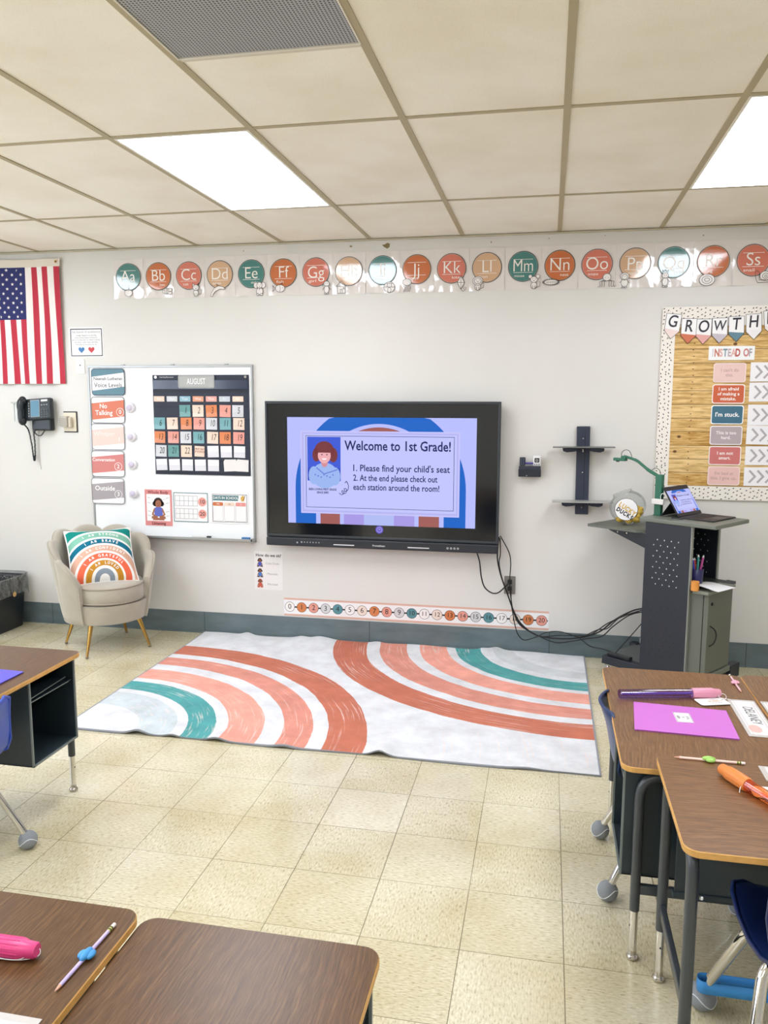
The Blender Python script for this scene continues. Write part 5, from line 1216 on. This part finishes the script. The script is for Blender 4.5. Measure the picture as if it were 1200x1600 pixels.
# ---------------------------------------------------------------- things on the desks
def pencil(loc, rz, c, grip, label, L_=.185, tip='#e8a98c'):
    t = thing('pencil', label, 'pencil', loc, (0, 0, rz), 'pencils with grips')
    b = MB(); r = .0037
    b.tube([(-L_/2+.016, 0, r), (L_/2-.022, 0, r)], r, mat(c, .35), 6); b.tube([(-L_/2+.016, 0, r), (-L_/2+.002, 0, r)], [r, .0008], mat(tip, .6), 6); b.build('shaft', t)
    b = MB(); b.tube([(L_/2-.022, 0, r), (L_/2-.010, 0, r)], r*1.08, mat('#c7c04f', .3, .4), 10)
    for k in range(2): b.tube([(L_/2-.020+k*.006, 0, r), (L_/2-.017+k*.006, 0, r)], r*1.12, mat('#3b4a2c', .4), 10)
    b.build('ferrule', t); b = MB(); b.tube([(L_/2-.010, 0, r), (L_/2, 0, r)], r, mat('#f3e4e0', .6), 10); b.build('eraser', t)
    g = MB(); gm = mat(grip, .45)
    g.ball((0, 0, .0078), .0088, gm, (2.1, .85, .8), 14); g.ball((.003, -.008, .0062), .0070, gm, (1.8, 1.0, .8), 12); g.ball((.0, .0085, .0062), .0066, gm, (1.7, 1.0, .8), 12); g.build('grip', t)
DH = .602
pencil((1.457, -2.953, .6455), math.radians(-1), '#f8d2c2', '#a3dc5a', 'pale peach pencil with green grip at the back of the nearest right desk')
pencil((1.696, -2.155, DH+.0005), math.radians(90.5), '#f3c0cc', '#f2a3bd', 'pink pencil with pink grip at the far corner of the purple folder desk')
pencil((.208, -3.977, .6165), math.radians(88), '#c6b4ea', '#2f9fe6', 'lilac pencil with blue grip on the bottom left desk')
def folder(name, pts, z, c, label, cat='folder'):
    cx = sum(p[0] for p in pts)/len(pts); cy = sum(p[1] for p in pts)/len(pts); t = thing(name, label, cat, (cx, cy, z))
    q = [(x-cx, y-cy) for x, y in pts]; n = len(q)
    for k, (za, zb) in enumerate(((.0005, .0016), (.0034, .0046))):
        s_ = 1 if k else .995; b = MB(); vs = [(x*s_, y*s_, zz) for zz in (za, zb) for x, y in q]
        b.add(vs, [tuple(range(n, 2*n)), tuple(reversed(range(n)))]+[(i, (i+1) % n, n+(i+1) % n, n+i) for i in range(n)], mat(c, .45)); b.build('front_cover' if k else 'back_cover', t)
    return t
f = folder('paper_folder', [(1.292, -2.667), (1.598, -2.680), (1.606, -2.445), (1.313, -2.424)], DH, '#d268d6', 'bright purple paper folder with small white sticker on the right desk')
FL = Matrix.Rotation(-PI/2, 4, 'X')       # panels lying face up
def flat(ang): return RZ(ang) @ FL
b = MB(); M = TR(.004, .016, .0048) @ RZ(PI/2+.03) @ FL; b.slab(rect(0, 0, .082, .052), 0, .0006, M_PAPER, M); b.outline(rect(0, 0, .078, .048), .0012, .0008, M_INK, M)
for k, s_ in enumerate(('KEEP', '&', 'PLAY')): b.text(s_, 0, .014-.014*k, .012, .001, M_INK, .02, M=M)
b.build('sticker', f)
folder('paper_folder', [(-1.148, -2.868), (-.920, -2.878), (-.918, -2.574), (-1.146, -2.562)], .60, '#5a50d8', 'blue violet paper folder on the left desk, cut by the left edge')
def wand(loc, rz, tubec, capc, L_, label, rough=.15, capL=.10, cap_at=1, tag_rot=0, tag_off=(0, 0)):
    t = thing('bubble_wand', label, 'bubble wand', loc, (0, 0, rz), 'bubble wands')
    r = .0155; x0_ = -L_/2; x1_ = L_/2-capL
    b = MB(); b.tube([(x0_, 0, r), (x0_+.006, 0, r), (x1_+.01, 0, r)], [r*.9, r, r], thin_glass('tube_'+tubec[1:], tubec, .12, .08), 18); tb = b.build('clear_tube', t)
    b = MB(); b.tube([(x0_+.01, 0, r), (x1_, 0, r)], .0045, mat('#9a6fd0' if capc == '#ef9ab8' else capc, .3), 8)
    for k in range(5): b.ball((x0_+.02+.012*k, 0, r), .006, mat('#9a6fd0' if capc == '#ef9ab8' else capc, .3), (1, 1, 1), 8)
    b.build('inner_stick', tb)
    b = MB(); cm = mat(capc, .35); b.tube([(x1_, 0, r), (x1_+.002, 0, r), (x1_+capL*.72, 0, r), (x1_+capL*.8, 0, r), (x1_+capL*.97, 0, r), (x1_+capL, 0, r)], [r*1.08, r*1.15, r*1.15, r*.98, r*.92, r*.75], cm, 18)
    for k in range(14): a = 2*PI*k/14; b.tube([(x1_+.004, r*1.15*math.cos(a), r+r*1.15*math.sin(a)), (x1_+capL*.7, r*1.15*math.cos(a), r+r*1.15*math.sin(a))], .0008, cm, 4)
    b.build('cap', t)
    return t
w1 = wand((1.440, -2.352, DH+.002), math.radians(13), '#c9b4ee', '#ef9ab8', .355, 'purple bubble wand with pink cap above the purple folder')
b = MB(); M = TR(.13, -.045, .002) @ RZ(.10) @ FL; b.slab(rrect(0, 0, .105, .062, .01), 0, .0008, M_PAPER, M)
for k in range(3): b.text(('Have a', 'BUBBLY', 'first day!')[k], .012, .014-.014*k, .011 if k != 1 else .015, .0012, mat(('#c9a0a8', '#d8a860', '#9a9aa2')[k], .5), .02, M=M)
b.ring(.044, .012, .001, .003, .0012, M_INK, n=10, M=M); b.tube(bez([(.175, -.04, .004), (.19, -.02, .012), (.178, -.012, .018), (.165, -.018, .008), (.2, -.03, .003)], 5), .0009, M_WHITE, 5); b.build('gift_tag', w1)
w2_ = wand((1.567, -3.205, .647), math.radians(118), '#ffc084', '#f58a1c', .40, 'orange bubble wand lying diagonally on the nearest right desk')
b = MB(); M = TR(.070, -.052, .0015) @ RZ(math.radians(-118)) @ FL; b.slab(rrect(0, 0, .105, .062, .01), 0, .0008, M_PAPER, M)
for k, (s_, c) in enumerate((('Have a', '#e6b0a8'), ('BUBBLY', '#5aa9d8'), ('first day!', '#e0a8b8'), ('Miss Kay', '#a8c0d8'))): b.text(s_, .008, .018-.013*k, .010 if k != 1 else .015, .0012, mat(c, .5), .02, M=M)
b.ring(-.042, .016, .001, .003, .0012, M_INK, n=10, M=M); b.tube(bez([(.105, -.018, .012), (.11, .0, .029), (.105, .018, .012), (.095, .03, .003)], 5), .0009, M_WHITE, 5); b.build('gift_tag', w2_)
w3 = wand((-.006, -4.000, .618), math.radians(1), '#ef6fae', '#ee2f86', .26, 'hot pink bubble wand end on the bottom left desk')
b = MB(); b.tube(bez([(-.02, -.013, .008), (.05, -.016, .003), (.10, -.014, .003), (.128, -.002, .004), (.132, .006, .01), (.124, .006, .02), (.12, -.006, .018), (.10, -.015, .004), (.03, -.014, .003)], 6), .0009, M_WHITE, 5); b.build('string', w3)
def plate(loc, rz, nm, c, label, wd=.32, dp=.088):
    t = thing('name_plate', label, 'name plate', loc, (0, 0, rz), 'desk name plates')
    b = MB(); b.slab(rect(0, 0, wd, dp), 0, .0012, mat('#c9c3c0', .15, spec=.8), FL); b.build('plastic_sleeve', t)
    b = MB(); b.slab(rect(0, .002, wd-.03, dp-.018), .0014, .0018, M_PAPER, FL)
    b.poly([(p[0]+wd/2-.06, p[1]*.9-.012) for p in circ(0, 0, .032, 20, .022)], .0026, mat(c, .5), FL); b.poly(rect(0, .002+dp/2-.016, wd-.03, .008), .0022, mat('#d7cfd0', .5), FL)
    b.poly(rect(0, -dp/2+.017, wd-.03, .005), .0022, mat('#d7cfd0', .5), FL)
    if nm: b.text(nm, -.015, .004, .046, .0031, mat('#6d6870', .5), -.004, 0, 1, M=FL, fit=.15)
    b.build('name_card', t)
plate((1.677, -2.482, DH+.0005), -PI/2, 'DELANEY', '#f0b8b0', 'clear sleeved name card at the right side of the purple folder desk')
plate((1.784, -2.482, DH+.0005), PI/2, '', '#b8c8d8', 'name card sleeve at the right edge on the touching desk')
plate((1.742, -3.0, .6455), 0, '', '#b8d0e8', 'name card sleeve on the nearest right desk, right of the green gripped pencil')
plate((.176, -4.285, .6165), -PI/2, '', '#f0b8b0', 'name card with pink pattern at the bottom left corner of the picture')
